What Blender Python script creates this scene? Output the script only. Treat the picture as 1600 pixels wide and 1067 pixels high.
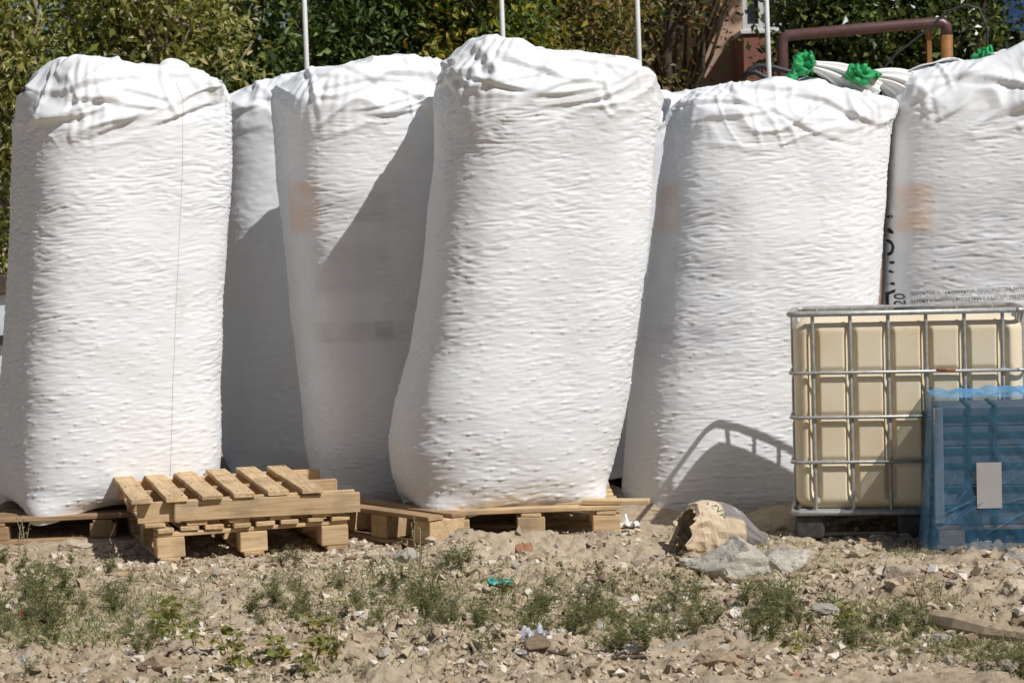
import bpy, bmesh, math, random
import numpy as np
from mathutils import Vector, Matrix, Euler
from mathutils.bvhtree import BVHTree

R = math.radians
scene = bpy.context.scene
for o in list(bpy.data.objects):
    bpy.data.objects.remove(o)
col = scene.collection

# ------------------------------------------------------------------ camera, light
F_PX, CX, CY, HOR, CAM_H = 3500.0, 800.0, 533.5, 315.0, 1.7
PITCH = math.atan((CY - HOR) / F_PX)
ROLL = R(1.7)                         # the photograph was taken with the camera slightly tilted
cam_d = bpy.data.cameras.new('camera')
cam = bpy.data.objects.new('camera', cam_d)
col.objects.link(cam)
cam.location = (0, 0, CAM_H)
cam.rotation_euler = (Matrix.Rotation(R(90) - PITCH, 3, 'X') @ Matrix.Rotation(-ROLL, 3, 'Z')).to_euler()
cam_d.sensor_width = 36.0
cam_d.lens = 36.0 * F_PX / 1600.0
cam_d.clip_start = 0.1
cam_d.clip_end = 2000
cam_d.dof.use_dof = True
cam_d.dof.focus_distance = 10.9
cam_d.dof.aperture_fstop = 6.5
scene.camera = cam

SUN_AZ, SUN_EL = 48.5, 48.0           # degrees to the right of straight behind the camera, height
sdir = Vector((math.sin(R(SUN_AZ)) * math.cos(R(SUN_EL)), -math.cos(R(SUN_AZ)) * math.cos(R(SUN_EL)), math.sin(R(SUN_EL))))
world = bpy.data.worlds.new('World')
scene.world = world
world.use_nodes = True
wn = world.node_tree.nodes
wl = world.node_tree.links
sky = wn.new('ShaderNodeTexSky')
sky.sky_type = 'NISHITA'
sky.sun_disc = False
sky.sun_elevation = R(SUN_EL)
sky.sun_rotation = R(180.0 - SUN_AZ)
sky.air_density = 1.0
sky.dust_density = 1.5
sky.ozone_density = 1.0
wl.new(sky.outputs[0], wn['Background'].inputs[0])
wn['Background'].inputs[1].default_value = 0.05
sl = bpy.data.lights.new('sun', 'SUN')
sl.energy = 5.0
sl.angle = R(0.53)
sl.color = (1.0, 0.985, 0.96)
sun = bpy.data.objects.new('sun', sl)
sun.rotation_euler = sdir.to_track_quat('Z', 'Y').to_euler()
sun.location = (6, -4, 9)
col.objects.link(sun)
scene.view_settings.view_transform = 'Standard'
scene.view_settings.look = 'None'
scene.view_settings.exposure = -0.3
scene.view_settings.gamma = 1.0
scene.view_settings.use_curve_mapping = False

rng = np.random.default_rng(11)
random.seed(5)


def unroll(u, v):
    du, dv = u - CX, v - CY
    return (du * math.cos(ROLL) - dv * math.sin(ROLL)) / F_PX, -(du * math.sin(ROLL) + dv * math.cos(ROLL)) / F_PX


def P(u, v, Y):
    """the point at depth Y seen at photograph pixel (u, v)"""
    a, b = unroll(u, v)
    cp, sp = math.cos(PITCH), math.sin(PITCH)
    dy = cp + b * sp
    dz = -sp + b * cp
    t = Y / dy
    return Vector((a * t, Y, CAM_H + dz * t))


def PG(u, v, z=0.0):
    """the point on the level z seen at pixel (u, v)"""
    a, b = unroll(u, v)
    cp, sp = math.cos(PITCH), math.sin(PITCH)
    t = (z - CAM_H) / (-sp + b * cp)
    return Vector((a * t, (cp + b * sp) * t, z))


# ------------------------------------------------------------------ noise
_perm = np.random.default_rng(3).permutation(256)
_perm = np.concatenate([_perm, _perm, _perm])
_g = np.random.default_rng(4).normal(size=(256, 3))
_g /= np.linalg.norm(_g, axis=1)[:, None]


def pn(x, y, z=0.0):
    x, y, z = np.broadcast_arrays(np.asarray(x, float), np.asarray(y, float), np.asarray(z, float))
    xi, yi, zi = np.floor(x).astype(int), np.floor(y).astype(int), np.floor(z).astype(int)
    xf, yf, zf = x - xi, y - yi, z - zi
    xi &= 255; yi &= 255; zi &= 255
    f = lambda t: t * t * t * (t * (t * 6 - 15) + 10)
    u, v, w = f(xf), f(yf), f(zf)

    def gr(dx, dy, dz):
        h = _perm[_perm[_perm[xi + dx] + yi + dy] + zi + dz]
        g = _g[h]
        return g[..., 0] * (xf - dx) + g[..., 1] * (yf - dy) + g[..., 2] * (zf - dz)
    l = lambda a, b, t: a + t * (b - a)
    x0 = l(l(gr(0, 0, 0), gr(1, 0, 0), u), l(gr(0, 1, 0), gr(1, 1, 0), u), v)
    x1 = l(l(gr(0, 0, 1), gr(1, 0, 1), u), l(gr(0, 1, 1), gr(1, 1, 1), u), v)
    return l(x0, x1, w) * 1.6


def sstep(a, b, x):
    t = np.clip((np.asarray(x, float) - a) / (b - a), 0, 1)
    return t * t * (3 - 2 * t)


# ------------------------------------------------------------------ mesh helpers
def mesh_np(name, V, faces, smooth=True):
    """V (n,3); faces (m,k) array or list"""
    me = bpy.data.meshes.new(name)
    V = np.asarray(V, np.float32)
    if isinstance(faces, np.ndarray):
        m, k = faces.shape
        me.vertices.add(len(V)); me.vertices.foreach_set('co', V.ravel())
        me.loops.add(m * k); me.loops.foreach_set('vertex_index', faces.ravel().astype(np.int32))
        me.polygons.add(m)
        me.polygons.foreach_set('loop_start', np.arange(0, m * k, k, dtype=np.int32))
        me.update(calc_edges=True)
    else:
        me.from_pydata([tuple(v) for v in V.tolist()], [], faces)
        me.update()
    me.polygons.foreach_set('use_smooth', np.full(len(me.polygons), smooth, bool))
    me.validate()
    return me


def tag(o, label=None, cat=None, group=None, kind=None):
    if label: o['label'] = label
    if cat: o['category'] = cat
    if group: o['group'] = group
    if kind: o['kind'] = kind
    return o


def link(name, me, mat=None, parent=None, loc=None, rot=None):
    o = bpy.data.objects.new(name, me)
    col.objects.link(o)
    if mat is not None and me is not None and len(me.materials) == 0:
        me.materials.append(mat)
    if parent is not None: o.parent = parent
    if loc is not None: o.location = loc
    if rot is not None: o.rotation_euler = rot
    return o


def empty(name, loc=(0, 0, 0), rot=(0, 0, 0)):
    o = bpy.data.objects.new(name, None)
    o.empty_display_size = 0.1
    col.objects.link(o)
    o.location = loc
    o.rotation_euler = rot
    return o


def box_me(sx, sy, sz, bev=0.004, seg=1, jit=0.0, seed=0, cuts=0):
    """box centred on the origin with chamfered edges"""
    bm = bmesh.new()
    bmesh.ops.create_cube(bm, size=1.0)
    for v in bm.verts:
        v.co = Vector((v.co.x * sx, v.co.y * sy, v.co.z * sz))
    if bev > 0:
        bmesh.ops.bevel(bm, geom=list(bm.edges), offset=bev, segments=seg, affect='EDGES', profile=0.5)
    if cuts:
        ax = max(range(3), key=lambda i: (sx, sy, sz)[i])
        L = (sx, sy, sz)[ax]
        nrm = Vector((0, 0, 0)); nrm[ax] = 1
        for i in range(1, cuts + 1):
            p = Vector((0, 0, 0)); p[ax] = -L / 2 + L * i / (cuts + 1)
            bmesh.ops.bisect_plane(bm, geom=bm.verts[:] + bm.edges[:] + bm.faces[:], plane_co=p, plane_no=nrm)
    if jit:
        r = random.Random(seed)
        ax = max(range(3), key=lambda i: (sx, sy, sz)[i])
        ph = [r.uniform(0, 6.28) for _ in range(6)]
        for v in bm.verts:
            t = v.co[ax] * 7
            d = Vector((math.sin(t + ph[0]) + r.uniform(-.5, .5), math.sin(t * 1.3 + ph[1]) + r.uniform(-.5, .5), math.sin(t * .8 + ph[2]) + r.uniform(-.5, .5))) * jit
            d[ax] = r.uniform(-1.5, 1.5) * jit
            v.co += d
    me = bpy.data.meshes.new('box')
    bm.to_mesh(me); bm.free()
    me.polygons.foreach_set('use_smooth', np.zeros(len(me.polygons), bool))
    return me


def tube_arrays(path, rad, n=8, caps=True):
    path = [Vector(p) for p in path]
    rads = rad if isinstance(rad, (list, tuple)) else [rad] * len(path)
    V, Fc = [], []
    prev = None
    for i, p in enumerate(path):
        if i == 0: t = path[1] - p
        elif i == len(path) - 1: t = p - path[i - 1]
        else: t = path[i + 1] - path[i - 1]
        t.normalize()
        if prev is None:
            a = Vector((0, 0, 1)) if abs(t.z) < 0.9 else Vector((1, 0, 0))
            x = t.cross(a).normalized()
        else:
            x = (prev - t * prev.dot(t)).normalized()
        prev = x
        y = t.cross(x)
        for k in range(n):
            an = 2 * math.pi * k / n
            V.append(p + (x * math.cos(an) + y * math.sin(an)) * rads[i])
    for i in range(len(path) - 1):
        for k in range(n):
            a = i * n + k; b = i * n + (k + 1) % n
            Fc.append((a, b, b + n, a + n))
    if caps:
        Fc.append(tuple(range(n - 1, -1, -1)))
        Fc.append(tuple(range((len(path) - 1) * n, len(path) * n)))
    return V, Fc


class MB:
    def __init__(s): s.V = []; s.F = []
    def add(s, V, Fc):
        k = len(s.V)
        s.V += [Vector(v) for v in V]
        s.F += [tuple(i + k for i in f) for f in Fc]
        return s
    def tube(s, path, rad, n=8): return s.add(*tube_arrays(path, rad, n))
    def box(s, c, sz):
        x, y, z = c; a, b, d = sz[0] / 2, sz[1] / 2, sz[2] / 2
        V = [(x + i * a, y + j * b, z + k * d) for k in (-1, 1) for j in (-1, 1) for i in (-1, 1)]
        return s.add(V, [(0, 2, 3, 1), (4, 5, 7, 6), (0, 1, 5, 4), (2, 6, 7, 3), (0, 4, 6, 2), (1, 3, 7, 5)])
    def me(s, name='m', smooth=True):
        m = bpy.data.meshes.new(name)
        m.from_pydata([tuple(v) for v in s.V], [], s.F); m.update()
        m.polygons.foreach_set('use_smooth', np.full(len(m.polygons), smooth, bool))
        return m


def children(o): return [c for c in bpy.data.objects if c.parent == o]


def copy_tree(o, parent=None):
    c = o.copy(); col.objects.link(c); c.parent = parent
    for ch in children(o): copy_tree(ch, c)
    return c


# ------------------------------------------------------------------ materials
class NT:
    def __init__(s, name):
        s.m = bpy.data.materials.new(name); s.m.use_nodes = True
        s.n = s.m.node_tree.nodes; s.l = s.m.node_tree.links
        s.b = s.n['Principled BSDF']; s.out = s.n['Material Output']
    def node(s, t, **kw):
        x = s.n.new(t)
        for k, v in kw.items(): setattr(x, k, v)
        return x
    def link(s, a, b): s.l.new(a, b)
    def coords(s, kind='Object', scale=(1, 1, 1)):
        tc = s.node('ShaderNodeTexCoord'); mp = s.node('ShaderNodeMapping')
        s.link(tc.outputs[kind], mp.inputs[0]); mp.inputs['Scale'].default_value = scale
        return mp.outputs[0]
    def noise(s, vec, scale, detail=4, rough=0.55, dist=0.0):
        x = s.node('ShaderNodeTexNoise')
        if vec is not None: s.link(vec, x.inputs['Vector'])
        x.inputs['Scale'].default_value = scale; x.inputs['Detail'].default_value = detail
        x.inputs['Roughness'].default_value = rough; x.inputs['Distortion'].default_value = dist
        return x.outputs[0]
    def ramp(s, fac, stops):
        x = s.node('ShaderNodeValToRGB'); s.link(fac, x.inputs[0])
        e = x.color_ramp.elements
        while len(e) < len(stops): e.new(0.5)
        for i, (p, c) in enumerate(stops):
            e[i].position = p; e[i].color = (*c, 1) if len(c) == 3 else c
        return x.outputs[0]
    def mix(s, fac, a, b, mode='MIX'):
        x = s.node('ShaderNodeMix', data_type='RGBA', blend_type=mode)
        for sock, v in ((x.inputs[0], fac), (x.inputs[6], a), (x.inputs[7], b)):
            if hasattr(v, 'links'): s.link(v, sock)
            else: sock.default_value = v if not isinstance(v, tuple) else ((*v, 1) if len(v) == 3 else v)
        return x.outputs[2]
    def bump(s, h, strength=0.3, dist=0.01, prev=None):
        x = s.node('ShaderNodeBump'); s.link(h, x.inputs['Height'])
        x.inputs['Strength'].default_value = strength; x.inputs['Distance'].default_value = dist
        if prev is not None: s.link(prev, x.inputs['Normal'])
        s.link(x.outputs[0], s.b.inputs['Normal'])
        return x.outputs[0]
    def base(s, c):
        if hasattr(c, 'links'): s.link(c, s.b.inputs['Base Color'])
        else: s.b.inputs['Base Color'].default_value = (*c, 1)
    def rough(s, v): s.b.inputs['Roughness'].default_value = v
    def rand(s):
        return s.node('ShaderNodeObjectInfo').outputs['Random']
    def attr(s, name):
        x = s.node('ShaderNodeAttribute'); x.attribute_name = name
        return x


def m_simple(name, c, rough=0.6, metal=0.0, var=0.15, nscale=20, bump=0.0):
    t = NT(name)
    n = t.noise(t.coords(), nscale, 5, 0.6)
    d = tuple(max(0, x * (1 - var)) for x in c); e = tuple(min(1, x * (1 + var)) for x in c)
    t.base(t.ramp(n, [(0.3, d), (0.7, e)]))
    t.rough(rough); t.b.inputs['Metallic'].default_value = metal
    if bump: t.bump(n, bump, 0.004)
    return t.m


def m_bag():
    t = NT('woven_white_fabric')
    v = t.coords()
    n = t.noise(v, 1.7, 5, 0.62)
    base = t.ramp(n, [(0.25, (0.765, 0.77, 0.775)), (0.5, (0.81, 0.82, 0.835)), (0.75, (0.78, 0.79, 0.80))])
    st = t.noise(t.coords(scale=(1, 1, 0.35)), 7, 6, 0.75)
    base = t.mix(t.ramp(st, [(0.57, (0, 0, 0)), (0.80, (0.5, 0.5, 0.5))]), base, (0.60, 0.55, 0.48))
    sp = t.noise(t.coords(scale=(1, 1, 0.5)), 75, 3, 0.7)
    base = t.mix(t.ramp(sp, [(0.70, (0, 0, 0)), (0.80, (0.5, 0.5, 0.5))]), base, (0.42, 0.36, 0.29))
    pr = t.attr('print')
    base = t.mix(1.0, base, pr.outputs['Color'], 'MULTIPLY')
    t.base(base); t.rough(0.62)
    t.b.inputs['Specular IOR Level'].default_value = 0.3
    w = t.noise(t.coords(scale=(1, 1, 5.5)), 17, 5, 0.62, 0.15)
    f = t.noise(v, 160, 3, 0.6)
    b1 = t.bump(w, 0.22, 0.006)
    t.bump(f, 0.12, 0.002, b1)
    return t.m


def m_wood(name, c1, c2, c3, dirt=(0.22, 0.17, 0.12)):
    t = NT(name)
    tc = t.node('ShaderNodeTexCoord')
    mp = t.node('ShaderNodeMapping'); t.link(tc.outputs['Object'], mp.inputs[0])
    rnd = t.rand()
    off = t.node('ShaderNodeCombineXYZ')
    mul = t.node('ShaderNodeMath', operation='MULTIPLY'); t.link(rnd, mul.inputs[0]); mul.inputs[1].default_value = 37.0
    for i in range(3): t.link(mul.outputs[0], off.inputs[i])
    t.link(off.outputs[0], mp.inputs['Location'])
    mp.inputs['Scale'].default_value = (3.0, 45, 45)
    g = t.noise(mp.outputs[0], 1.0, 5, 0.65, 1.0)
    mp2 = t.node('ShaderNodeMapping'); t.link(tc.outputs['Object'], mp2.inputs[0]); t.link(off.outputs[0], mp2.inputs['Location'])
    big = t.noise(mp2.outputs[0], 6, 4, 0.6)
    fine = t.noise(mp2.outputs[0], 40, 4, 0.7)
    c = t.ramp(g, [(0.25, c1), (0.5, c2), (0.75, c3)])
    tone = t.ramp(rnd, [(0, (0.72, 0.70, 0.66)), (0.5, (0.95, 0.93, 0.9)), (1, (1.1, 1.05, 0.98))])
    c = t.mix(1.0, c, tone, 'MULTIPLY')
    c = t.mix(t.ramp(big, [(0.48, (0, 0, 0)), (0.72, (0.6, 0.6, 0.6))]), c, dirt)
    c = t.mix(t.ramp(fine, [(0.66, (0, 0, 0)), (0.78, (0.6, 0.6, 0.6))]), c, dirt)
    t.base(c); t.rough(0.8)
    t.b.inputs['Specular IOR Level'].default_value = 0.25
    b = t.bump(g, 0.35, 0.004)
    t.bump(fine, 0.25, 0.003, b)
    return t.m


def m_ground():
    t = NT('dry_dirt')
    v = t.coords()
    a = t.noise(v, 0.9, 6, 0.6)
    b = t.noise(v, 9, 7, 0.68)
    c = t.noise(v, 55, 6, 0.7)
    base = t.ramp(a, [(0.3, (0.30, 0.22, 0.14)), (0.5, (0.40, 0.31, 0.21)), (0.7, (0.485, 0.395, 0.285))])
    base = t.mix(t.ramp(b, [(0.35, (0, 0, 0)), (0.7, (0.75, 0.75, 0.75))]), base, (0.58, 0.49, 0.365))
    base = t.mix(t.ramp(c, [(0.30, (0.7, 0.7, 0.7)), (0.46, (0, 0, 0))]), base, (0.20, 0.145, 0.10))
    base = t.mix(t.ramp(c, [(0.62, (0, 0, 0)), (0.74, (0.7, 0.7, 0.7))]), base, (0.66, 0.61, 0.54))
    t.base(base); t.rough(0.95)
    t.b.inputs['Specular IOR Level'].default_value = 0.1
    b1 = t.bump(b, 0.5, 0.03)
    t.bump(c, 0.8, 0.012, b1)
    return t.m


def m_rock(name, c1, c2, c3):
    t = NT(name)
    v = t.coords()
    rnd = t.rand()
    a = t.noise(v, 3.0, 6, 0.65)
    b = t.noise(v, 14, 6, 0.7)
    base = t.ramp(a, [(0.3, c1), (0.5, c2), (0.7, c3)])
    base = t.mix(t.ramp(b, [(0.34, (0.6, 0.6, 0.6)), (0.48, (0, 0, 0))]), base, tuple(x * 0.5 for x in c1))
    tone = t.ramp(rnd, [(0, (0.72, 0.70, 0.68)), (0.5, (0.95, 0.93, 0.9)), (1, (1.15, 1.12, 1.08))])
    base = t.mix(1.0, base, tone, 'MULTIPLY')
    t.base(base); t.rough(0.92)
    t.b.inputs['Specular IOR Level'].default_value = 0.15
    t.bump(b, 0.5, 0.05)
    return t.m


def m_leaf(name, stops, rough=0.55, trans=0.35):
    t = NT(name)
    at = t.attr('tint')
    c = t.ramp(at.outputs['Fac'], stops)
    t.base(c); t.rough(rough)
    t.b.inputs['Specular IOR Level'].default_value = 0.45
    tr = t.node('ShaderNodeBsdfTranslucent')
    t.link(t.mix(1.0, c, (1.25, 1.2, 0.55), 'MULTIPLY'), tr.inputs[0])
    mx = t.node('ShaderNodeMixShader'); mx.inputs[0].default_value = trans
    t.link(t.b.outputs[0], mx.inputs[1]); t.link(tr.outputs[0], mx.inputs[2])
    t.link(mx.outputs[0], t.out.inputs[0])
    return t.m


def m_film():
    t = NT('blue_film')
    v = t.coords(scale=(1, 1, 1))
    n = t.noise(v, 6, 4, 0.6, 0.6)
    c = t.ramp(n, [(0.3, (0.11, 0.37, 0.68)), (0.7, (0.22, 0.52, 0.84))])
    t.base(c); t.rough(0.16)
    tr = t.node('ShaderNodeBsdfTransparent'); tr.inputs[0].default_value = (0.82, 0.86, 0.89, 1)
    geo = t.node('ShaderNodeLayerWeight'); geo.inputs[0].default_value = 0.35
    r = t.node('ShaderNodeMapRange'); t.link(geo.outputs['Facing'], r.inputs[0])
    r.inputs[3].default_value = 0.15; r.inputs[4].default_value = 0.85
    mx = t.node('ShaderNodeMixShader'); t.link(r.outputs[0], mx.inputs[0])
    t.link(tr.outputs[0], mx.inputs[1]); t.link(t.b.outputs[0], mx.inputs[2])
    t.link(mx.outputs[0], t.out.inputs[0])
    t.bump(t.noise(t.coords(scale=(1.0, 1, 0.4)), 14, 3, 0.5, 1.2), 0.2, 0.015)
    return t.m


def m_tank():
    t = NT('cream_plastic')
    v = t.coords()
    a = t.noise(v, 2.2, 5, 0.6)
    b = t.noise(t.coords(scale=(1, 1, 2.5)), 22, 5, 0.7)
    base = t.ramp(a, [(0.3, (0.74, 0.60, 0.40)), (0.5, (0.80, 0.69, 0.50)), (0.75, (0.84, 0.77, 0.62))])
    base = t.mix(t.ramp(b, [(0.63, (0, 0, 0)), (0.78, (0.5, 0.5, 0.5))]), base, (0.30, 0.22, 0.14))
    t.base(base); t.rough(0.45)
    t.b.inputs['Subsurface Weight'].default_value = 0.35
    t.b.inputs['Subsurface Radius'].default_value = (0.03, 0.02, 0.01)
    t.bump(b, 0.1, 0.003)
    return t.m


def m_galv():
    t = NT('galvanised_steel')
    v = t.coords()
    a = t.noise(v, 30, 5, 0.7)
    b = t.noise(v, 7, 5, 0.7)
    c = t.ramp(a, [(0.3, (0.30, 0.30, 0.29)), (0.7, (0.52, 0.52, 0.50))])
    c = t.mix(t.ramp(b, [(0.66, (0, 0, 0)), (0.74, (0.8, 0.8, 0.8))]), c, (0.28, 0.13, 0.05))
    t.base(c); t.rough(0.5); t.b.inputs['Metallic'].default_value = 0.55
    return t.m


M = {}
M['bag'] = m_bag()
M['wood'] = m_wood('pallet_wood', (0.39, 0.255, 0.135), (0.61, 0.44, 0.255), (0.75, 0.58, 0.37))
M['oldwood'] = m_wood('weathered_wood', (0.24, 0.15, 0.085), (0.36, 0.24, 0.14), (0.46, 0.33, 0.21))
M['ground'] = m_ground()
M['pale'] = m_rock('pale_stone', (0.47, 0.39, 0.29), (0.60, 0.515, 0.40), (0.70, 0.63, 0.52))
M['conc'] = m_rock('concrete_rubble', (0.42, 0.38, 0.33), (0.55, 0.51, 0.45), (0.68, 0.645, 0.59))
M['tan'] = m_rock('dirt_clod', (0.36, 0.265, 0.175), (0.47, 0.36, 0.25), (0.56, 0.45, 0.33))
M['brick'] = m_rock('brick_rubble', (0.34, 0.15, 0.085), (0.46, 0.23, 0.14), (0.52, 0.33, 0.24))
M['tank'] = m_tank()
M['galv'] = m_galv()
M['film'] = m_film()
M['dark_plastic'] = m_simple('dark_grey_plastic', (0.055, 0.053, 0.05), 0.6, 0, 0.4, 25, 0.2)
M['green_film'] = m_simple('green_plastic', (0.015, 0.30, 0.085), 0.5, 0, 0.35, 12, 0.2)
M['teal'] = m_simple('teal_plastic', (0.05, 0.42, 0.36), 0.4, 0, 0.3, 30, 0.2)
M['thread'] = m_simple('grey_thread', (0.60, 0.56, 0.50), 0.8)
M['rust'] = m_simple('rust', (0.26, 0.11, 0.045), 0.9, 0, 0.5, 40, 0.3)
M['ink'] = m_simple('black_ink', (0.022, 0.02, 0.02), 0.6, 0, 0.3)
M['ink_grey'] = m_simple('grey_ink', (0.10, 0.095, 0.10), 0.6, 0, 0.3)
M['white_paint'] = m_simple('white_paint', (0.74, 0.74, 0.73), 0.45, 0, 0.06, 12)
M['brown_paint'] = m_simple('brown_pipe_paint', (0.115, 0.06, 0.055), 0.35, 0, 0.25, 15, 0.1)
M['orange_paint'] = m_simple('orange_primer_paint', (0.30, 0.135, 0.04), 0.55, 0, 0.25, 15, 0.1)
M['rubber'] = m_simple('black_rubber', (0.03, 0.03, 0.033), 0.5, 0, 0.3)
M['blue_paint'] = m_simple('blue_paint', (0.012, 0.05, 0.16), 0.5, 0, 0.25, 8)
M['pink'] = m_simple('pink_plaster', (0.50, 0.33, 0.24), 0.9, 0, 0.12, 3, 0.2)
M['redwall'] = m_simple('red_brown_panel_paint', (0.27, 0.105, 0.075), 0.8, 0, 0.2, 6)
M['glass'] = m_simple('window_glass', (0.03, 0.035, 0.04), 0.05, 0, 0.2, 2)
M['bark'] = m_simple('bark', (0.085, 0.062, 0.045), 0.9, 0, 0.4, 25, 0.5)
M['palebark'] = m_simple('pale_bark', (0.30, 0.24, 0.18), 0.9, 0, 0.3, 25, 0.4)
M['stem'] = m_simple('weed_stem', (0.16, 0.14, 0.07), 0.8, 0, 0.3)
M['drystem'] = m_simple('dry_stalk', (0.42, 0.34, 0.22), 0.85, 0, 0.3)
M['leafA'] = m_leaf('olive_leaves', [(0, (0.06, 0.08, 0.015)), (0.45, (0.20, 0.23, 0.055)), (0.75, (0.37, 0.37, 0.12)), (1, (0.56, 0.50, 0.24))], rough=.42)
M['leafB'] = m_leaf('dark_green_leaves', [(0, (0.022, 0.044, 0.010)), (0.6, (0.10, 0.165, 0.04)), (1, (0.30, 0.35, 0.11))])
M['leafC'] = m_leaf('yellowing_leaves', [(0, (0.05, 0.09, 0.015)), (0.55, (0.13, 0.18, 0.03)), (0.8, (0.33, 0.31, 0.045)), (1, (0.45, 0.33, 0.06))])
M['leafD'] = m_leaf('brownish_leaves', [(0, (0.07, 0.08, 0.022)), (0.5, (0.16, 0.155, 0.045)), (0.8, (0.28, 0.21, 0.07)), (1, (0.36, 0.20, 0.09))])
M['leafE'] = m_leaf('glossy_dark_leaves', [(0, (0.018, 0.034, 0.009)), (0.6, (0.07, 0.105, 0.025)), (1, (0.20, 0.23, 0.07))], rough=0.3, trans=0.2)
M['weedA'] = m_leaf('weed_leaves', [(0, (0.09, 0.115, 0.04)), (0.55, (0.19, 0.21, 0.085)), (1, (0.40, 0.37, 0.20))], trans=0.3)
M['weedB'] = m_leaf('seedling_leaves', [(0, (0.16, 0.19, 0.05)), (0.7, (0.30, 0.30, 0.08)), (1, (0.40, 0.33, 0.14))], trans=0.4)
M['grass'] = m_leaf('grass_blades', [(0, (0.10, 0.14, 0.04)), (0.55, (0.22, 0.235, 0.08)), (1, (0.46, 0.39, 0.22))], trans=0.3)

# ------------------------------------------------------------------ ground
PADS = []      # (x, y, radius, falloff, level): spots that were trodden flat under things


def gh(x, y, fine=True):
    x = np.asarray(x, float); y = np.asarray(y, float)
    near = sstep(15.5, 13.5, y) * sstep(4.5, 3.6, np.abs(x)) * sstep(5.5, 6.8, y)
    h = 0.045 * pn(x * .45 + 3, y * .45 + 8, 0.3) + 0.03 * pn(x * 1.3, y * 1.3, 5.2)
    rub = 0.45 + 0.55 * sstep(-0.35, 0.45, pn(x * .8 + 20, y * .8, 2.2))
    h2 = 0.06 * np.abs(pn(x * 3.6, y * 3.6, 1.7)) + 0.05 * pn(x * 5.5, y * 5.5, 9.1)
    if fine:
        b = 1 - np.abs(pn(x * 14, y * 14, 4.4)) * 1.6
        h2 = h2 + 0.036 * b * np.abs(b) + 0.030 * pn(x * 27, y * 27, 7.7) + 0.009 * pn(x * 52, y * 55, 2.7)
    h = h + h2 * rub * near
    berm = 0.055 * np.exp(-((y - 10.85) / 0.22) ** 2) * sstep(-1.0, -0.5, x) * sstep(1.2, 0.8, x)
    berm = berm + 0.07 * np.exp(-(((x - 1.15) / 0.35) ** 2 + ((y - 10.25) / 0.25) ** 2))
    h = h + berm - 0.12 * sstep(11.7, 12.25, y) * sstep(0.2, 0.7, x) * sstep(6, 4, x)
    for (px, py, r, fo, lv) in PADS:
        d = np.hypot(x - px, y - py)
        w = sstep(r + fo, r, d)
        h = h * (1 - w) + (lv + 0.25 * (h - h2 * rub * near) * 0 + h2 * 0.25) * w
    return h


def g1(x, y): return float(gh(np.array([x]), np.array([y]))[0])


PADS += [(-1.455, 11.30, 0.98, 0.3, -0.018), (-2.2, 12.22, 0.85, 0.3, -0.01), (0.1, 11.85, 0.8, 0.12, -0.005), (-0.75, 13.05, 0.75, 0.2, -0.01),
         (2.0, 11.65, 0.78, 0.12, -0.008), (2.66, 11.35, 0.7, 0.15, 0.0)]


def build_ground():
    fine = 0.017
    xs = np.concatenate([[-400, -150, -60, -25, -12, -7, -5], np.arange(-4, -2.8, 0.1), np.arange(-2.8, 2.8, fine), np.arange(2.8, 4, 0.1), [5, 7, 12, 25, 60, 150, 400]])
    ys = np.concatenate([[-30, -10, 0, 3, 5, 6, 6.6, 7.0], np.arange(7.3, 11.9, fine), np.arange(11.9, 15.5, 0.07), [17, 20, 25, 32, 45, 70, 120, 250, 600, 1200]])
    X, Y = np.meshgrid(xs, ys)
    Z = gh(X, Y)
    far = sstep(14, 20, np.hypot(X, Y - 9))
    Z = Z * (1 - far)
    ny, nx = X.shape
    V = np.stack([X, Y, Z], -1).reshape(-1, 3)
    i = np.arange(ny * nx).reshape(ny, nx)
    Fc = np.stack([i[:-1, :-1], i[:-1, 1:], i[1:, 1:], i[1:, :-1]], -1).reshape(-1, 4)
    o = link('ground', mesh_np('ground', V, Fc), M['ground'])
    tag(o, 'dry sandy dirt strewn with rubble', 'ground', kind='structure')


build_ground()


# ------------------------------------------------------------------ bulk bags
def superellipse(n, rot, m, front_w=0.32):
    th = np.linspace(0, 2 * np.pi, 6000, endpoint=False)
    c, s = np.cos(th), np.sin(th)
    r = (np.abs(c) ** n + np.abs(s) ** n) ** (-1.0 / n)
    x, y = r * np.cos(th + rot), r * np.sin(th + rot)
    rad = (r - 1) / max(1e-6, r.max() - 1)
    kx = np.abs(x).max(); ky = np.abs(y).max()
    x, y = x / kx, y / ky
    ds = np.hypot(np.roll(x, -1) - x, np.roll(y, -1) - y)
    w = ds * np.where(y < 0.25, 1.0, front_w)        # finer towards the yard
    cum = np.concatenate([[0], np.cumsum(w)])
    t = np.linspace(0, cum[-1], m, endpoint=False)
    idx = np.clip(np.searchsorted(cum, t, side='right') - 1, 0, 5999)
    arc = np.concatenate([[0], np.cumsum(ds)])
    return x[idx], y[idx], rad[idx] ** 1.5, arc[idx]


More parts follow.
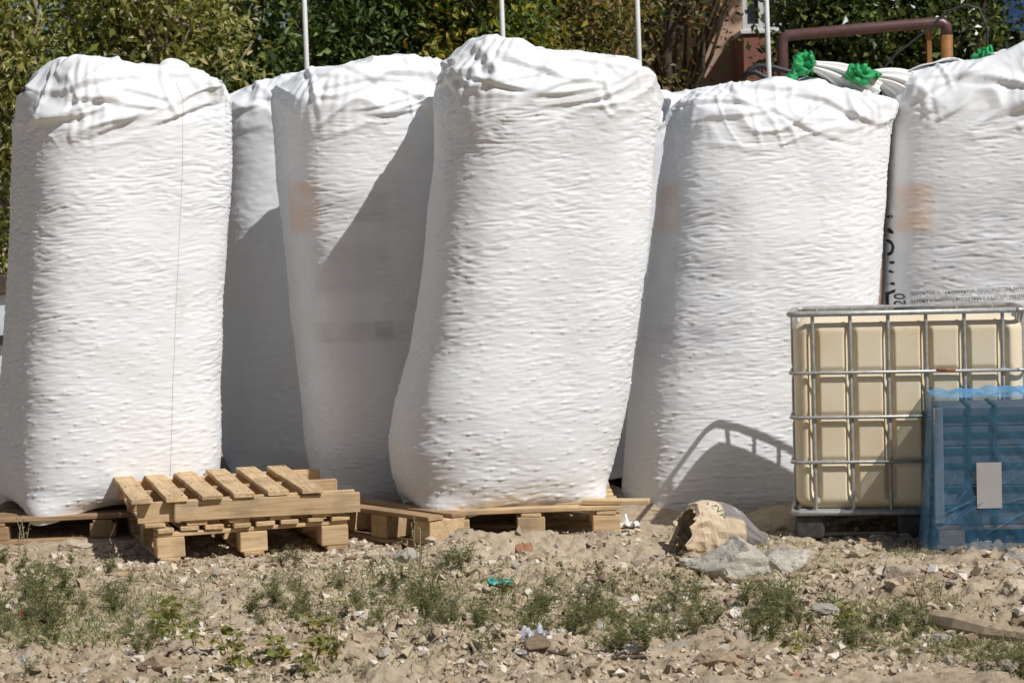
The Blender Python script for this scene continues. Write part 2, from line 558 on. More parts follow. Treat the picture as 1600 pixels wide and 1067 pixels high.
def make_bag(label, Yc, hd, outline, top, rot, seed, n=3.1, m=350, rows=360, vsh=None, prints=(), seams=(), foldamp=1.0, sag=0.03, bumpk=1.0, toe=0.16):
    """outline: (v, left u, right u) down the sides at depth Yc; top: crest line (u, v); vsh: pixel row of the fold line"""
    rg = np.random.default_rng(seed)
    zs = np.array([P((a + b) / 2, v, Yc).z for v, a, b in outline])[::-1]
    xl = np.array([P(a, v, Yc).x for v, a, b in outline])[::-1]
    xr = np.array([P(b, v, Yc).x for v, a, b in outline])[::-1]
    tx = np.array([P(u, v, Yc).x for u, v in top]); tz = np.array([P(u, v, Yc - hd * 0.45).z for u, v in top])
    zb = zs[0]
    zsh = P((outline[0][1] + outline[0][2]) / 2, vsh, Yc - hd * 0.85).z
    cx_, cy_, cw, arc = superellipse(n, R(rot), m)
    # rows: bottom cap, sides, top cap
    nb, nc = 7, 64
    zside = np.linspace(zb, zsh, rows)
    from_l = np.interp(zside, zs, xl); from_r = np.interp(zside, zs, xr)
    k = np.ones(9) / 9.0
    pad = lambda a: np.convolve(np.concatenate([[a[0]] * 4, a, [a[-1]] * 4]), k, 'valid')
    from_l, from_r = pad(from_l), pad(from_r)
    cx = (from_l + from_r) / 2; hw = (from_r - from_l) / 2
    hwm = hw.max()
    shn = 0.05 * pn(cx_ * 2.0 + seed * 3.1, cy_ * 2.0, 1.1) + 0.02 * pn(cx_ * 5.0, cy_ * 5.0 + seed, 4.1)
    def shoulder(zt):
        k_ = sstep(0.5, 0.95, np.abs(cx_))
        return np.minimum(zsh * (1 - k_) + (zt - 0.05) * k_, zt - 0.05) + shn * (1 - .6 * k_)
    Xr, Yr, Zr, Wc, Ws = [], [], [], [], []     # rows, with weights for cap folds and side wrinkles
    for i in range(nb):
        q = 0.45 + 0.5 * i / nb
        q = q * (1 + toe * cw ** 3)
        Xr.append(cx[0] + cx_ * hw[0] * q); Yr.append(Yc + cy_ * hd * hw[0] / hwm * q)
        Zr.append(np.full(m, zb) + sag * (1 - cw) * 0.9); Wc.append(np.zeros(m)); Ws.append(np.zeros(m))
    for i in range(rows):
        t = i / (rows - 1)
        xx = cx[i] + cx_ * hw[i]; yy = Yc + cy_ * hd * hw[i] / hwm
        lift = sag * (1 - cw) * max(0, 1 - (zside[i] - zb) / 0.25) ** 2
        zt = np.interp(xx, tx, tz)
        zl = shoulder(zt)
        z = zb + (zl - zb) * t
        kk = toe * cw ** 3 * max(0, 1 - (zside[i] - zb) / 0.17) ** 1.6
        Xr.append(xx + cx_ * hw[i] * kk); Yr.append(yy + cy_ * hd * kk); Zr.append(z + lift - 0.12 * kk)
        a = sstep(0.90, 1.0, t)
        Wc.append(np.full(m, a * 0.9)); Ws.append(np.full(m, sstep(0.0, 0.03, t) * (1 - 0.7 * sstep(0.95, 1.0, t))))
    for i in range(1, nc + 1):
        q = (i + 3) / (nc + 3)
        r = math.cos(q * math.pi / 2) ** 0.9 if q < 1 else 0.0
        r = max(r, 0.004)
        xx = cx[-1] + cx_ * hw[-1] * r; yy = Yc + cy_ * hd * hw[-1] / hwm * r
        zt = np.interp(xx, tx, tz)
        zl = shoulder(np.interp(cx[-1] + cx_ * hw[-1], tx, tz))
        f = min(1.0, (1 - r) / 0.33); f = math.sin(f * math.pi / 2) ** 0.8
        Xr.append(xx); Yr.append(yy); Zr.append(zl + (zt - zl) * f)
        Wc.append(np.full(m, 1.0 * sstep(0.0, 0.10, r))); Ws.append(np.full(m, 0.22))
    X, Y, Z = np.array(Xr), np.array(Yr), np.array(Zr)
    Wc, Ws = np.array(Wc), np.array(Ws)
    nr = X.shape[0]

    def normals():
        Pp = np.stack([X, Y, Z], -1)
        du = np.roll(Pp, -1, 1) - np.roll(Pp, 1, 1)
        dv = np.empty_like(Pp)
        dv[1:-1] = Pp[2:] - Pp[:-2]; dv[0] = Pp[1] - Pp[0]; dv[-1] = Pp[-1] - Pp[-2]
        N = np.cross(du, dv)
        N /= np.linalg.norm(N, axis=-1)[..., None] + 1e-9
        return N
    s1 = seed * 7.3
    # slack of the whole side
    N = normals()
    lo = 0.016 * pn(X * 1.5 + s1, Y * 1.5, Z * 1.1) + 0.006 * pn(X * 3.5 + s1, Y * 3.5, Z * 4.5)
    lo *= Ws + Wc * 0.4
    X += N[..., 0] * lo; Y += N[..., 1] * lo; Z += N[..., 2] * lo
    # crumpled cloth above the fill: creases with sharp valleys, mostly hanging or lying folds
    N = normals()
    f = np.zeros_like(X)
    wx, wz = X + 0.05 * pn(X * 3 + s1, Z * 3, Y * 2), Z + 0.04 * pn(X * 3, Z * 3 + s1, Y * 3)
    for (sx, sz, amp, sk) in ((1.8, 2.6, .034, .5), (3.6, 5.0, .014, -.5)):
        f += amp * pn(wx * sx + sk * wz * sx + s1, Y * sx * .8, wz * sz + sk * wx * sz + s1 * .3)
    v = pn(wx * 3.2 - wz * 2.5 + s1, Y * 2.5, wz * 6 + s1)
    f += 0.018 * (np.maximum(0, 1 - 4.5 * np.abs(v)) - .2)
    f += 0.005 * cw * np.sin(np.broadcast_to(arc, X.shape) * hwm * 95 + 3 * pn(X * 4, Z * 5, s1)) * sstep(-.25, .3, pn(X * 5 + s1, Y * 5, 2.0))
    v = pn(wx * 8 + 2.5 * wz + s1, Y * 6, wz * 2.6)
    f += 0.011 * (np.maximum(0, 1 - 5 * np.abs(v)) - .15) * sstep(-.1, .3, pn(X * 2.3 + s1, Y * 2, 7.7))
    # straight creases: an overhanging lip with a pocket below, or a pinched ridge
    x0_, x1_ = cx[-1] - hw[-1], cx[-1] + hw[-1]
    for q in range(13):
        c0 = np.array([x0_ + (x1_ - x0_) * ((q * 0.618 + rg.uniform(-.05, .05)) % 1), zsh + rg.uniform(-0.06, 0.26)])
        lying = q % 3 != 2
        an = rg.uniform(-0.38, 0.38) if lying else rg.uniform(1.0, 2.1)
        L = rg.uniform(0.11, 0.30) if lying else rg.uniform(.07, .16)
        wd = rg.uniform(0.035, 0.075) if lying else rg.uniform(.018, .04); am = rg.uniform(0.008, 0.024)
        dx, dz = X - c0[0], Z - c0[1]
        al, pe = dx * math.cos(an) + dz * math.sin(an), -dx * math.sin(an) + dz * math.cos(an)
        pe = pe + 0.03 * np.sin(al * 7 + q)
        lim = np.exp(-(al / L) ** 4) * (Y < Yc + 0.1)
        if lying:
            prof = np.where(pe > 0, np.maximum(0, 1 - pe / (wd * 1.8)) ** 1.5, -.6 * np.maximum(0, 1 + pe / wd) ** 1.2 + 1.6 * np.maximum(0, 1 + pe / 0.018))
        else:
            prof = np.maximum(0, 1 - np.abs(pe) / wd) - .5 * np.maximum(0, 1 - np.abs(pe - wd * 1.6) / wd)
        f += am * lim * prof
    f *= Wc * foldamp
    X += N[..., 0] * f; Y += N[..., 1] * f; Z += N[..., 2] * f * 0.8
    # wrinkles pressed sideways by the granules, and granules poking out lower down
    N = normals()
    A = np.broadcast_to(arc, X.shape) * hwm
    az = Z - 0.05 * (A - A.mean()) * (rg.random() - .5)
    wv = pn(A * 5 + s1, az * 9, 3.3)
    w1 = pn(A * 7.5 + .4 * wv + s1, az * 52 + .9 * wv, 1.1 + seed)
    w2 = pn(A * 13 + s1, az * 82, 6.1 + seed)
    up = sstep(zb + 0.1, zsh, Z)
    patch = 0.5 + 0.9 * sstep(-.5, .5, pn(A * 2.5 + s1, az * 3, 8.8))
    side = (0.0036 * (0.55 - 1.7 * np.abs(w1)) * (0.5 + 0.7 * up) + 0.0012 * w2) * patch
    # granules pressing through: a hard point with a short tension line to either side
    bh = np.zeros(X.shape)
    for (cs, czs, thr, sd, amp) in ((0.066, 0.048, 115, 0, 1.55), (0.040, 0.030, 180, 53, 0.75)):
        ca, cz = A / cs, az / czs
        ia, iz = np.floor(ca).astype(int), np.floor(cz).astype(int)
        for da in (-1, 0, 1):
            for db in (-1, 0, 1):
                hx = _perm[(_perm[(ia + da + sd) & 255] + iz + db + seed) & 255]
                hy = _perm[(hx + 17) & 255]; hh = _perm[(hx + 91) & 255]
                du_ = (ca - (ia + da + hx / 255.0)) * cs; dz_ = (cz - (iz + db + hy / 255.0)) * czs
                k_ = amp * (hh > thr) * (0.25 + 0.85 * ((hh * 7) % 256) / 255.0)
                pt = np.maximum(0, 1 - np.hypot(du_, dz_) / 0.011) ** 1.2
                ln = 0.5 * np.maximum(0, 1 - np.abs(du_) / 0.042) * np.maximum(0, 1 - np.abs(dz_) / 0.0085)
                bh = np.maximum(bh, k_ * np.maximum(pt, ln))
    side += bumpk * 0.0068 * bh * (1.0 - 0.45 * up)
    side *= Ws
    X += N[..., 0] * side; Y += N[..., 1] * side; Z += N[..., 2] * side
    # sew it up
    V = np.stack([X, Y, Z], -1)
    root_p = Vector((float(cx[0]), Yc, float(zb)))
    base = np.array([root_p.x, root_p.y, root_p.z])
    Vl = (V - base).reshape(-1, 3)
    i = np.arange(nr * m).reshape(nr, m)
    j = np.roll(i, -1, 1)
    Fc = np.stack([i[:-1], j[:-1], j[1:], i[1:]], -1).reshape(-1, 4)
    me = mesh_np('bag_body', Vl, Fc)
    # close the bottom and top holes
    bm = bmesh.new(); bm.from_mesh(me)
    bm.verts.ensure_lookup_table()
    bm.faces.new([bm.verts[q] for q in i[0][::-1]]); bm.faces.new([bm.verts[q] for q in i[-1]])
    bm.to_mesh(me); bm.free()
    me.polygons.foreach_set('use_smooth', np.ones(len(me.polygons), bool))
    # faded print
    ca_ = me.color_attributes.new('print', 'FLOAT_COLOR', 'POINT')
    C = np.ones((nr * m, 4), np.float32)
    fx, fz, fy = X.ravel(), Z.ravel(), Y.ravel()
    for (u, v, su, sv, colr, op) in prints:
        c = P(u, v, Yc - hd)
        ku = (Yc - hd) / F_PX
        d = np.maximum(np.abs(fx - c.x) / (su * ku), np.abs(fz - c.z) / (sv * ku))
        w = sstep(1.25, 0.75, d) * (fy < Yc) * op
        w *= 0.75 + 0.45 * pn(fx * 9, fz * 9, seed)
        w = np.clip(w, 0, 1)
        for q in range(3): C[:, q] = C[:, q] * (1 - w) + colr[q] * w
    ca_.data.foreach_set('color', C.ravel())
    root = empty('bulk_bag', root_p)
    tag(root, label, 'bulk bag', 'tall white bulk bags')
    body = link('bag_body', me, M['bag'], root)
    for u in seams:                       # stitched seam running down the front
        xq = P(u, 450, Yc - hd).x - cx[rows // 2]
        jj = int(np.argmin(np.abs(cx_ * hwm - xq) + (cy_ > 0) * 9))
        pts = V[nb + 4:nb + rows + 18, jj] + N[nb + 4:nb + rows + 18, jj] * 0.0012 - base
        tg = V[nb + 4:nb + rows + 18, (jj + 1) % m] - V[nb + 4:nb + rows + 18, jj]
        tg /= np.linalg.norm(tg, axis=1)[:, None] + 1e-9
        nn = N[nb + 4:nb + rows + 18, jj]
        a, b, c, d = pts - tg * .0016, pts + tg * .0016, pts + tg * .0016 - nn * .004, pts - tg * .0016 - nn * .004
        L = len(pts)
        VV = np.concatenate([a, b, c, d]); r_ = np.arange(L - 1)
        FF = np.concatenate([np.stack([r_, r_ + L, r_ + L + 1, r_ + 1], -1), np.stack([r_ + L, r_ + 2 * L, r_ + 2 * L + 1, r_ + L + 1], -1), np.stack([r_ + 3 * L, r_, r_ + 1, r_ + 3 * L + 1], -1)])
        link('seam', mesh_np('seam', VV, FF), M['thread'], root)
    return root, body, V, base


def cloth_loop(root, base, pts, width, seed, mat=None, name='lifting_loop', nseg=18, wdir=None):
    """a soft band of fabric through world points"""
    rg = np.random.default_rng(seed)
    Pp = np.array([list(p) for p in pts]); t = np.linspace(0, len(Pp) - 1, nseg)
    C = np.stack([np.interp(t, np.arange(len(Pp)), Pp[:, q]) for q in range(3)], -1)
    k = np.array([1, 2, 1]) / 4
    for _ in range(3):
        C[1:-1] = C[:-2] * .25 + C[1:-1] * .5 + C[2:] * .25
    wd = np.array(wdir if wdir else (0.5, 0.85, 0.1)); wd = wd / np.linalg.norm(wd)
    W = 7
    V = []
    for i in range(nseg):
        for j in range(W):
            s = (j / (W - 1) - .5) * width
            w = 0.012 * math.sin(j * 1.3 + i * .5 + seed) + 0.008 * math.sin(i * 1.1 + j * .6)
            V.append(C[i] + wd * s + np.array([w, 0.3 * w, w]))
    V = np.array(V)
    th = np.array([0.003, -0.003, 0.002])
    VV = np.concatenate([V, V + th]) - base
    Fc = []
    n = len(V)
    for i in range(nseg - 1):
        for j in range(W - 1):
            a = i * W + j
            Fc.append((a, a + 1, a + W + 1, a + W)); Fc.append((a + n, a + W + n, a + W + 1 + n, a + 1 + n))
    me = mesh_np(name, VV, Fc)
    return link(name, me, mat or M['bag_plain'], root)


M['bag_plain'] = m_simple('plain_white_fabric', (0.79, 0.78, 0.76), 0.65, 0, 0.05, 6, 0.1)

ORANGE, GREY, DGREY = (0.95, 0.62, 0.42), (0.62, 0.61, 0.62), (0.42, 0.42, 0.43)

bag1, body1, V1, base1 = make_bag('white bulk bag behind the stacked pallets, on its own low pallet, top drooping in folds', 12.25, 0.60,
    [(120, 30, 354), (150, 21, 362), (185, 20, 366), (300, 12, 366), (450, 3, 358), (600, -8, 351), (700, -14, 349), (740, -14, 347), (772, -8, 338), (789, 6, 322)],
    [(-10, 185), (25, 143), (60, 108), (105, 95), (190, 93), (240, 98), (290, 100), (330, 107), (352, 120), (366, 148), (385, 190)],
    24, 1, vsh=182, seams=(268,), sag=0.06, n=3.5)
bag2, body2, V2, base2 = make_bag('white bulk bag mostly hidden in shade behind its two neighbours near the stacked pallets', 14.05, 0.55,
    [(130, 342, 640), (200, 345, 640), (400, 345, 640), (600, 342, 640), (700, 345, 635), (738, 362, 620)],
    [(320, 170), (345, 145), (400, 133), (450, 122), (500, 118), (560, 125), (600, 130), (640, 150), (660, 180)],
    5, 2, m=180, rows=170, vsh=172)
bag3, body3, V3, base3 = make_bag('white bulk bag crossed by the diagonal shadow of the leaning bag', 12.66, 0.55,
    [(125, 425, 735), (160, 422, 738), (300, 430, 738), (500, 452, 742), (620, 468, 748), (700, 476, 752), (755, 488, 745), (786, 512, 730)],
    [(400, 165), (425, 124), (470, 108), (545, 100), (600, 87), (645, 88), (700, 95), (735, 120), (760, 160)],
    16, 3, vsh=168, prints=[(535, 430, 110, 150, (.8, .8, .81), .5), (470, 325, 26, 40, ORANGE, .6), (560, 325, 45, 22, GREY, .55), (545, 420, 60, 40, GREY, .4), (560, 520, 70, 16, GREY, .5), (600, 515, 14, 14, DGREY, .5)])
bag4, body4, V4, base4 = make_bag('tallest white bulk bag, leaning, with a peaked folded top, standing on the middle pallet', 11.74, 0.60,
    [(120, 682, 1030), (150, 677, 1033), (190, 678, 1030), (250, 680, 1021), (300, 673, 1017), (420, 656, 1008), (540, 634, 992), (620, 612, 981), (685, 604, 968), (735, 610, 956), (770, 622, 942), (789, 640, 926)],
    [(655, 160), (678, 118), (695, 80), (735, 60), (775, 57), (812, 60), (832, 76), (900, 83), (940, 93), (985, 88), (1012, 102), (1033, 130), (1050, 170)],
    12, 4, vsh=150, foldamp=1.05, sag=0.03, n=3.3)
bag5, body5, V5, base5 = make_bag('white bulk bag behind the torn paper sack, bearing an arched shadow, green ties on top', 12.8, 0.57,
    [(150, 1052, 1390), (175, 1045, 1391), (200, 1038, 1388), (280, 1027, 1380), (420, 1012, 1371), (480, 1002, 1366), (590, 986, 1358), (700, 976, 1352), (762, 970, 1345), (795, 980, 1334), (806, 994, 1320)],
    [(1030, 195), (1050, 156), (1075, 141), (1160, 131), (1200, 127), (1260, 126), (1300, 138), (1350, 143), (1385, 149), (1395, 168), (1410, 195)],
    6, 5, vsh=185, prints=[(1080, 430, 88, 150, (.74, .74, .755), .65), (1042, 325, 24, 40, ORANGE, .5), (1110, 330, 45, 20, GREY, .35), (1095, 412, 40, 26, GREY, .35), (1070, 525, 60, 14, GREY, .4), (1104, 528, 14, 14, DGREY, .45)])
bag6, body6, V6, base6 = make_bag('white bulk bag printed with black lettering behind the caged tank', 12.95, 0.57,
    [(130, 1380, 1725), (200, 1379, 1730), (300, 1379, 1728), (420, 1376, 1724), (520, 1373, 1720), (650, 1370, 1715), (770, 1372, 1705), (810, 1390, 1690)],
    [(1350, 165), (1372, 128), (1400, 112), (1480, 94), (1510, 95), (1550, 86), (1580, 72), (1620, 70), (1680, 90), (1725, 120), (1750, 165)],
    -8, 6, vsh=170, seams=(), prints=[(1500, 370, 120, 85, (.74, .74, .76), .65), (1437, 325, 26, 38, ORANGE, .6), (1530, 330, 55, 20, GREY, .5), (1530, 412, 40, 18, GREY, .45)])
bag7, body7, V7, base7 = make_bag('white bulk bag glimpsed in the narrow gap between the leaning bag and its neighbour', 14.4, 0.52,
    [(150, 868, 1160), (300, 868, 1165), (500, 865, 1165), (650, 866, 1162), (735, 880, 1150)],
    [(845, 190), (868, 160), (910, 146), (1000, 142), (1048, 150), (1100, 140), (1150, 158), (1185, 190)],
    4, 7, m=160, rows=150, vsh=190)

# fabric loops and gathered necks
def fabric_ear(root, base, p, rx, ry, rz, seed, tip=0.0):
    """a corner of slack cloth standing up out of the top"""
    n_, m_ = 16, 28
    V = []
    for i in range(n_):
        t = i / (n_ - 1)
        for j in range(m_):
            a = 2 * math.pi * j / m_
            k = (1 - t ** 1.8) ** .6
            w = 1 + 0.14 * math.sin(3 * a + seed + 2 * t) + .07 * math.sin(7 * a + 3 * t)
            V.append((p.x + rx * k * math.cos(a) * w + tip * t * t, p.y + ry * k * math.sin(a) * w, p.z - rz * .4 + rz * 1.4 * t))
    Fc = [(i * m_ + j, i * m_ + (j + 1) % m_, (i + 1) * m_ + (j + 1) % m_, (i + 1) * m_ + j) for i in range(n_ - 1) for j in range(m_)]
    link('fabric_ear', mesh_np('ear', np.array(V) - base, Fc), M['bag_plain'], root)


fabric_ear(bag1, base1, P(270, 104, 12.2), .08, .06, .045, 1, -.01)
cloth_loop(bag7, base7, [P(1022, 160, 14.0), P(1040, 152, 13.95), P(1052, 165, 13.9), P(1048, 184, 13.9), P(1024, 180, 14.0)], 0.07, 5)


def neck(root, base, p0, p1, r0, r1, wrap_from, wrap_pts, seed):
    """gathered fabric neck with a crumpled green wrap round its end"""
    p0, p1 = Vector(p0), Vector(p1)
    ax = (p1 - p0); L = ax.length; ax.normalize()
    x = ax.cross(Vector((0, 0, 1))).normalized(); y = ax.cross(x)
    nr, m = 26, 60
    V = []
    for i in range(nr):
        t = i / (nr - 1)
        c = p0 + ax * L * t + Vector((0, 0, 0.035 * math.sin(t * 3.1)))
        rr = r1 + (r0 - r1) * (1 - t) ** 1.6
        for j in range(m):
            a = 2 * math.pi * j / m
            pl = 1 + 0.22 * t ** .5 * math.sin(a * 9 + 2 * t + seed) + 0.08 * math.sin(a * 17 + seed * 2)
            V.append(c + (x * math.cos(a) + y * math.sin(a) * .75) * rr * pl)
    Fc = [(i * m + j, i * m + (j + 1) % m, (i + 1) * m + (j + 1) % m, (i + 1) * m + j) for i in range(nr - 1) for j in range(m)]
    Fc.append(tuple(range((nr - 1) * m, nr * m)))
    link('gathered_neck', mesh_np('neck', np.array([list(v) for v in V]) - base, Fc), M['bag_plain'], root)
    # wrap
    W = [Vector(q) for q in wrap_pts]
    nr, m = 40, 44
    V = []
    for i in range(nr):
        t = i / (nr - 1) * (len(W) - 1)
        k = min(int(t), len(W) - 2); fr = t - k
        c = W[k].lerp(W[k + 1], fr)
        d = (W[k + 1] - W[k]).normalized()
        xx = d.cross(Vector((0, 1, 0.2))).normalized(); yy = d.cross(xx)
        q = i / (nr - 1)
        rr = wrap_from * (0.55 + 0.75 * math.sin(min(1, q * 1.25 + 0.12) * math.pi) ** .7)
        for j in range(m):
            a = 2 * math.pi * j / m
            nz = float(0.24 * math.sin(a * 3 + i * .22 + seed) + 0.15 * math.sin(a * 7 - i * .33 + seed) + 0.12 * math.sin(i * .8 + a * 2) + .5 * pn(i * .25, math.cos(a) * 1.5 + seed, math.sin(a) * 1.5))
            V.append(c + (xx * math.cos(a) + yy * math.sin(a)) * rr * (1 + nz))
    Fc = [(i * m + j, i * m + (j + 1) % m, (i + 1) * m + (j + 1) % m, (i + 1) * m + j) for i in range(nr - 1) for j in range(m)]
    Fc += [tuple(range(m - 1, -1, -1)), tuple(range((nr - 1) * m, nr * m))]
    o = link('green_tie', mesh_np('tie', np.array([list(v) for v in V]) - base, Fc), M['green_film'], root)
    tag(o, 'crumpled bright green plastic tie')


neck(bag5, base5, P(1345, 152, 12.7), P(1268, 103, 12.6), 0.20, 0.035, 0.042,
     [P(1272, 92, 12.6), P(1262, 96, 12.6), P(1250, 106, 12.58), P(1242, 116, 12.57), P(1232, 125, 12.56)], 1)
neck(bag6, base6, P(1425, 150, 12.75), P(1352, 118, 12.55), 0.17, 0.03, 0.036,
     [P(1324, 110, 12.5), P(1336, 114, 12.5), P(1350, 119, 12.5), P(1368, 116, 12.52), P(1374, 121, 12.52)], 3)
neck(bag6, base6, P(1600, 130, 13.0), P(1545, 88, 13.0), 0.17, 0.03, 0.03,
     [P(1552, 84, 13.0), P(1535, 87, 13.0), P(1518, 92, 13.0)], 4)
cloth_loop(bag6, base6, [P(1375, 135, 12.72), P(1410, 117, 12.7), P(1455, 98, 12.72), P(1500, 94, 12.75), P(1515, 104, 12.8)], 0.16, 8)


# ------------------------------------------------------------------ lettering
def text_me(body, size, extrude=0.0):
    c = bpy.data.curves.new('t', 'FONT'); c.body = body; c.size = size; c.resolution_u = 2; c.extrude = extrude
    o = bpy.data.objects.new('t', c); col.objects.link(o)
    dg = bpy.context.evaluated_depsgraph_get()
    me = bpy.data.meshes.new_from_object(o.evaluated_get(dg))
    bpy.data.objects.remove(o); bpy.data.curves.remove(c)
    return me


def bvh_of(V, base=None):
    nr, m = V.shape[:2]
    i = np.arange(nr * m).reshape(nr, m); j = np.roll(i, -1, 1)
    Fc = np.stack([i[:-1], j[:-1], j[1:], i[1:]], -1).reshape(-1, 4)
    return BVHTree.FromPolygons([tuple(v) for v in V.reshape(-1, 3).tolist()], Fc.tolist())


def print_on(bvh, root, base, body, size, org, right, upv, mat, name='printed_text', off=0.010, dirv=(0, 1, 0)):
    me = text_me(body, size)
    bm = bmesh.new(); bm.from_mesh(me)
    bmesh.ops.subdivide_edges(bm, edges=[e for e in bm.edges if e.calc_length() > 0.03], cuts=2)
    bmesh.ops.triangulate(bm, faces=bm.faces[:])
    d = Vector(dirv).normalized()
    miss = []
    for v in bm.verts:
        p = Vector(org) + Vector(right) * v.co.x + Vector(upv) * v.co.y
        h = bvh.ray_cast(p - d * 2, d)
        if h[0] is None:
            miss.append(v); continue
        v.co = h[0] - d * off - Vector(base)
    bmesh.ops.delete(bm, geom=miss, context='VERTS')
    bm.to_mesh(me); bm.free()
    return link(name, me, mat, root)


bv6 = bvh_of(V6)
Yp = 12.45
for k, (s, u, v) in enumerate([('покрытий и фундаментов, производства легкого', 1426, 463), ('бетона и вибропрессованных изделий, керамзито-', 1426, 475),
                               ('бетонных блоков, теплоизоляции.', 1426, 487), ('экологически чистый', 1450, 499)]):
    print_on(bv6, bag6, base6, s, 0.034, P(u, v, Yp), (0.80, 0, 0.03), (0, 0, 1), M['ink_grey'])
o = print_on(bv6, bag6, base6, 'КЕРАМЗИТ', 0.19, P(1409, 590, Yp), (0, 0, 1), (-0.62, 0, 0), M['ink'])
print_on(bv6, bag6, base6, '10 - 20', 0.075, P(1420, 520, Yp), (0, 0, 1), (-1, 0, 0), M['ink'])
bv5 = bvh_of(V5)


# ------------------------------------------------------------------ pallets
def plank(parent, name, size, loc, mat, seed, rot=None, jit=0.0015):
    sx, sy, sz = size
    ax = 0 if sx >= sy else 1
    if ax == 0:
        me = box_me(sx, sy, sz, 0.003, 1, jit, seed, 6); r = (0, 0, 0)
    else:                                    # long side along local x so the grain follows it
        me = box_me(sy, sx, sz, 0.003, 1, jit, seed, 6); r = (0, 0, R(90))
    if rot: r = (r[0] + rot[0], r[1] + rot[1], r[2] + rot[2])
    return link(name, me, mat, parent, loc, r)


def block_pallet(label, loc, rot, w=1.2, d=0.8, nboards=7, mat='wood', group=None, seed=0, skip=(), blk=(0.135, 0.10, 0.085), bw=0.09, long_x=True):
    """boards over cross boards over nine blocks over bottom boards; long_x: deck boards run along x"""
    root = empty('wooden_pallet', loc, rot)
    tag(root, label, 'pallet', group)
    r = random.Random(seed)
    zb = 0.022
    m = M[mat]
    # bottom boards
    if long_x:
        for k in range(3):
            plank(root, 'bottom_board', (w, 0.10, 0.02), (0, -d / 2 + 0.05 + k * (d - 0.1) / 2, 0.011), m, seed + k)
    else:
        for k in range(3):
            plank(root, 'bottom_board', (0.10, d, 0.02), (-w / 2 + 0.06 + k * (w - 0.12) / 2, 0, 0.011), m, seed + k)
    for i in range(3):
        for j in range(3):
            me = box_me(blk[0], blk[1], blk[2], 0.004, 1, 0.0012, seed + i * 3 + j, 0)
            link('block', me, m, root, (-w / 2 + blk[0] / 2 + i * (w - blk[0]) / 2, -d / 2 + blk[1] / 2 + j * (d - blk[1]) / 2, zb + blk[2] / 2))
    zc = zb + blk[2] + 0.001
    if long_x:
        for i in range(3):
            plank(root, 'cross_board', (0.10, d, 0.02), (-w / 2 + 0.07 + i * (w - 0.14) / 2, 0, zc + 0.01), m, seed + 20 + i)
        for k in range(nboards):
            if k in skip: continue
            plank(root, 'deck_board', (w, bw * r.uniform(.92, 1.08), 0.022), (r.uniform(-.006, .006), -d / 2 + bw / 2 + k * (d - bw) / (nboards - 1), zc + 0.033), m, seed + 40 + k, (0, 0, R(r.uniform(-.5, .5))))
    else:
        for j in range(3):
            plank(root, 'cross_board', (w, 0.10, 0.02), (0, -d / 2 + 0.06 + j * (d - 0.12) / 2, zc + 0.01), m, seed + 20 + j)
        for k in range(nboards):
            if k in skip: continue
            plank(root, 'deck_board', (bw * r.uniform(.9, 1.1), d + 0.01, 0.022), (-w / 2 + bw / 2 + k * (w - bw) / (nboards - 1), r.uniform(-.012, .012), zc + 0.033), m, seed + 40 + k, (0, 0, R(r.uniform(-.8, .8))))
    return root


# lower pallet of the stack
PX, PY = -1.455, 11.44
prot = R(17.3)
ptilt = 0.0
lower = block_pallet('lower wooden pallet of the stack, its blocks standing on the dirt', (PX, PY, 0.0), (0, ptilt, prot), w=0.95, d=1.06, nboards=8, mat='wood', group='wooden pallets', seed=100, blk=(0.135, 0.12, 0.10), bw=0.085, long_x=False)
# upper pallet: deck boards over three tall stringers over bottom boards
up = empty('wooden_pallet', (PX - 0.02, PY - 0.01, 0.170), (0, 0, R(15.5)))
tag(up, 'upper wooden pallet of the stack with six spaced boards and a loose front plank', 'pallet', 'wooden pallets')
w, d = 1.08, 1.04
for k in range(5):
    plank(up, 'bottom_board', (0.10, d, 0.02), (-w / 2 + 0.10 + k * 0.205, 0.0, 0.010), M['wood'], 300 + k)
for k, y in enumerate((-d / 2 + 0.05, 0.0, d / 2 - 0.04)):
    plank(up, 'stringer', (w, 0.045, 0.10), (0.02, y, 0.071), M['wood'], 310 + k)
plank(up, 'stringer', (0.92, 0.03, 0.098), (0.115, -d / 2 - 0.005 + 0.003, 0.068), M['wood'], 317, (0, R(0.5), R(-0.6)))
for k in range(6):
    x = -w / 2 + 0.045 + k * 0.166
    for y_ in (-d / 2 + 0.05, 0.0, d / 2 - 0.04):
        for dx_ in (-.028, .03):
            t = MB(); t.tube([(x + dx_, y_ + .006 * math.sin(k * 3 + dx_ * 90), .1445), (x + dx_, y_ + .006 * math.sin(k * 3 + dx_ * 90), .1485)], .0055, 8)
            link('nail_head', t.me(), M['rust'], up)
    plank(up, 'deck_board', (0.105, d + 0.05, 0.024), (x, -0.005 + 0.01 * math.sin(k * 2.1), 0.1345), M['wood'], 330 + k, (0, 0, R(-0.8 + 0.4 * (k % 3))))

block_pallet('dark wooden pallet under the bag that stands behind the stacked pallets', (-2.2, 12.22, -0.012), (0, 0, R(3)), w=1.25, d=1.15, nboards=8, mat='oldwood', group='wooden pallets', seed=500, blk=(0.135, 0.10, 0.075))
block_pallet('wooden pallet under the tallest leaning bulk bag', (0.06, 11.66, -0.005), (0, 0, R(1)), w=0.90, d=1.0, nboards=7, mat='wood', group='wooden pallets', seed=600, blk=(0.14, 0.11, 0.10))
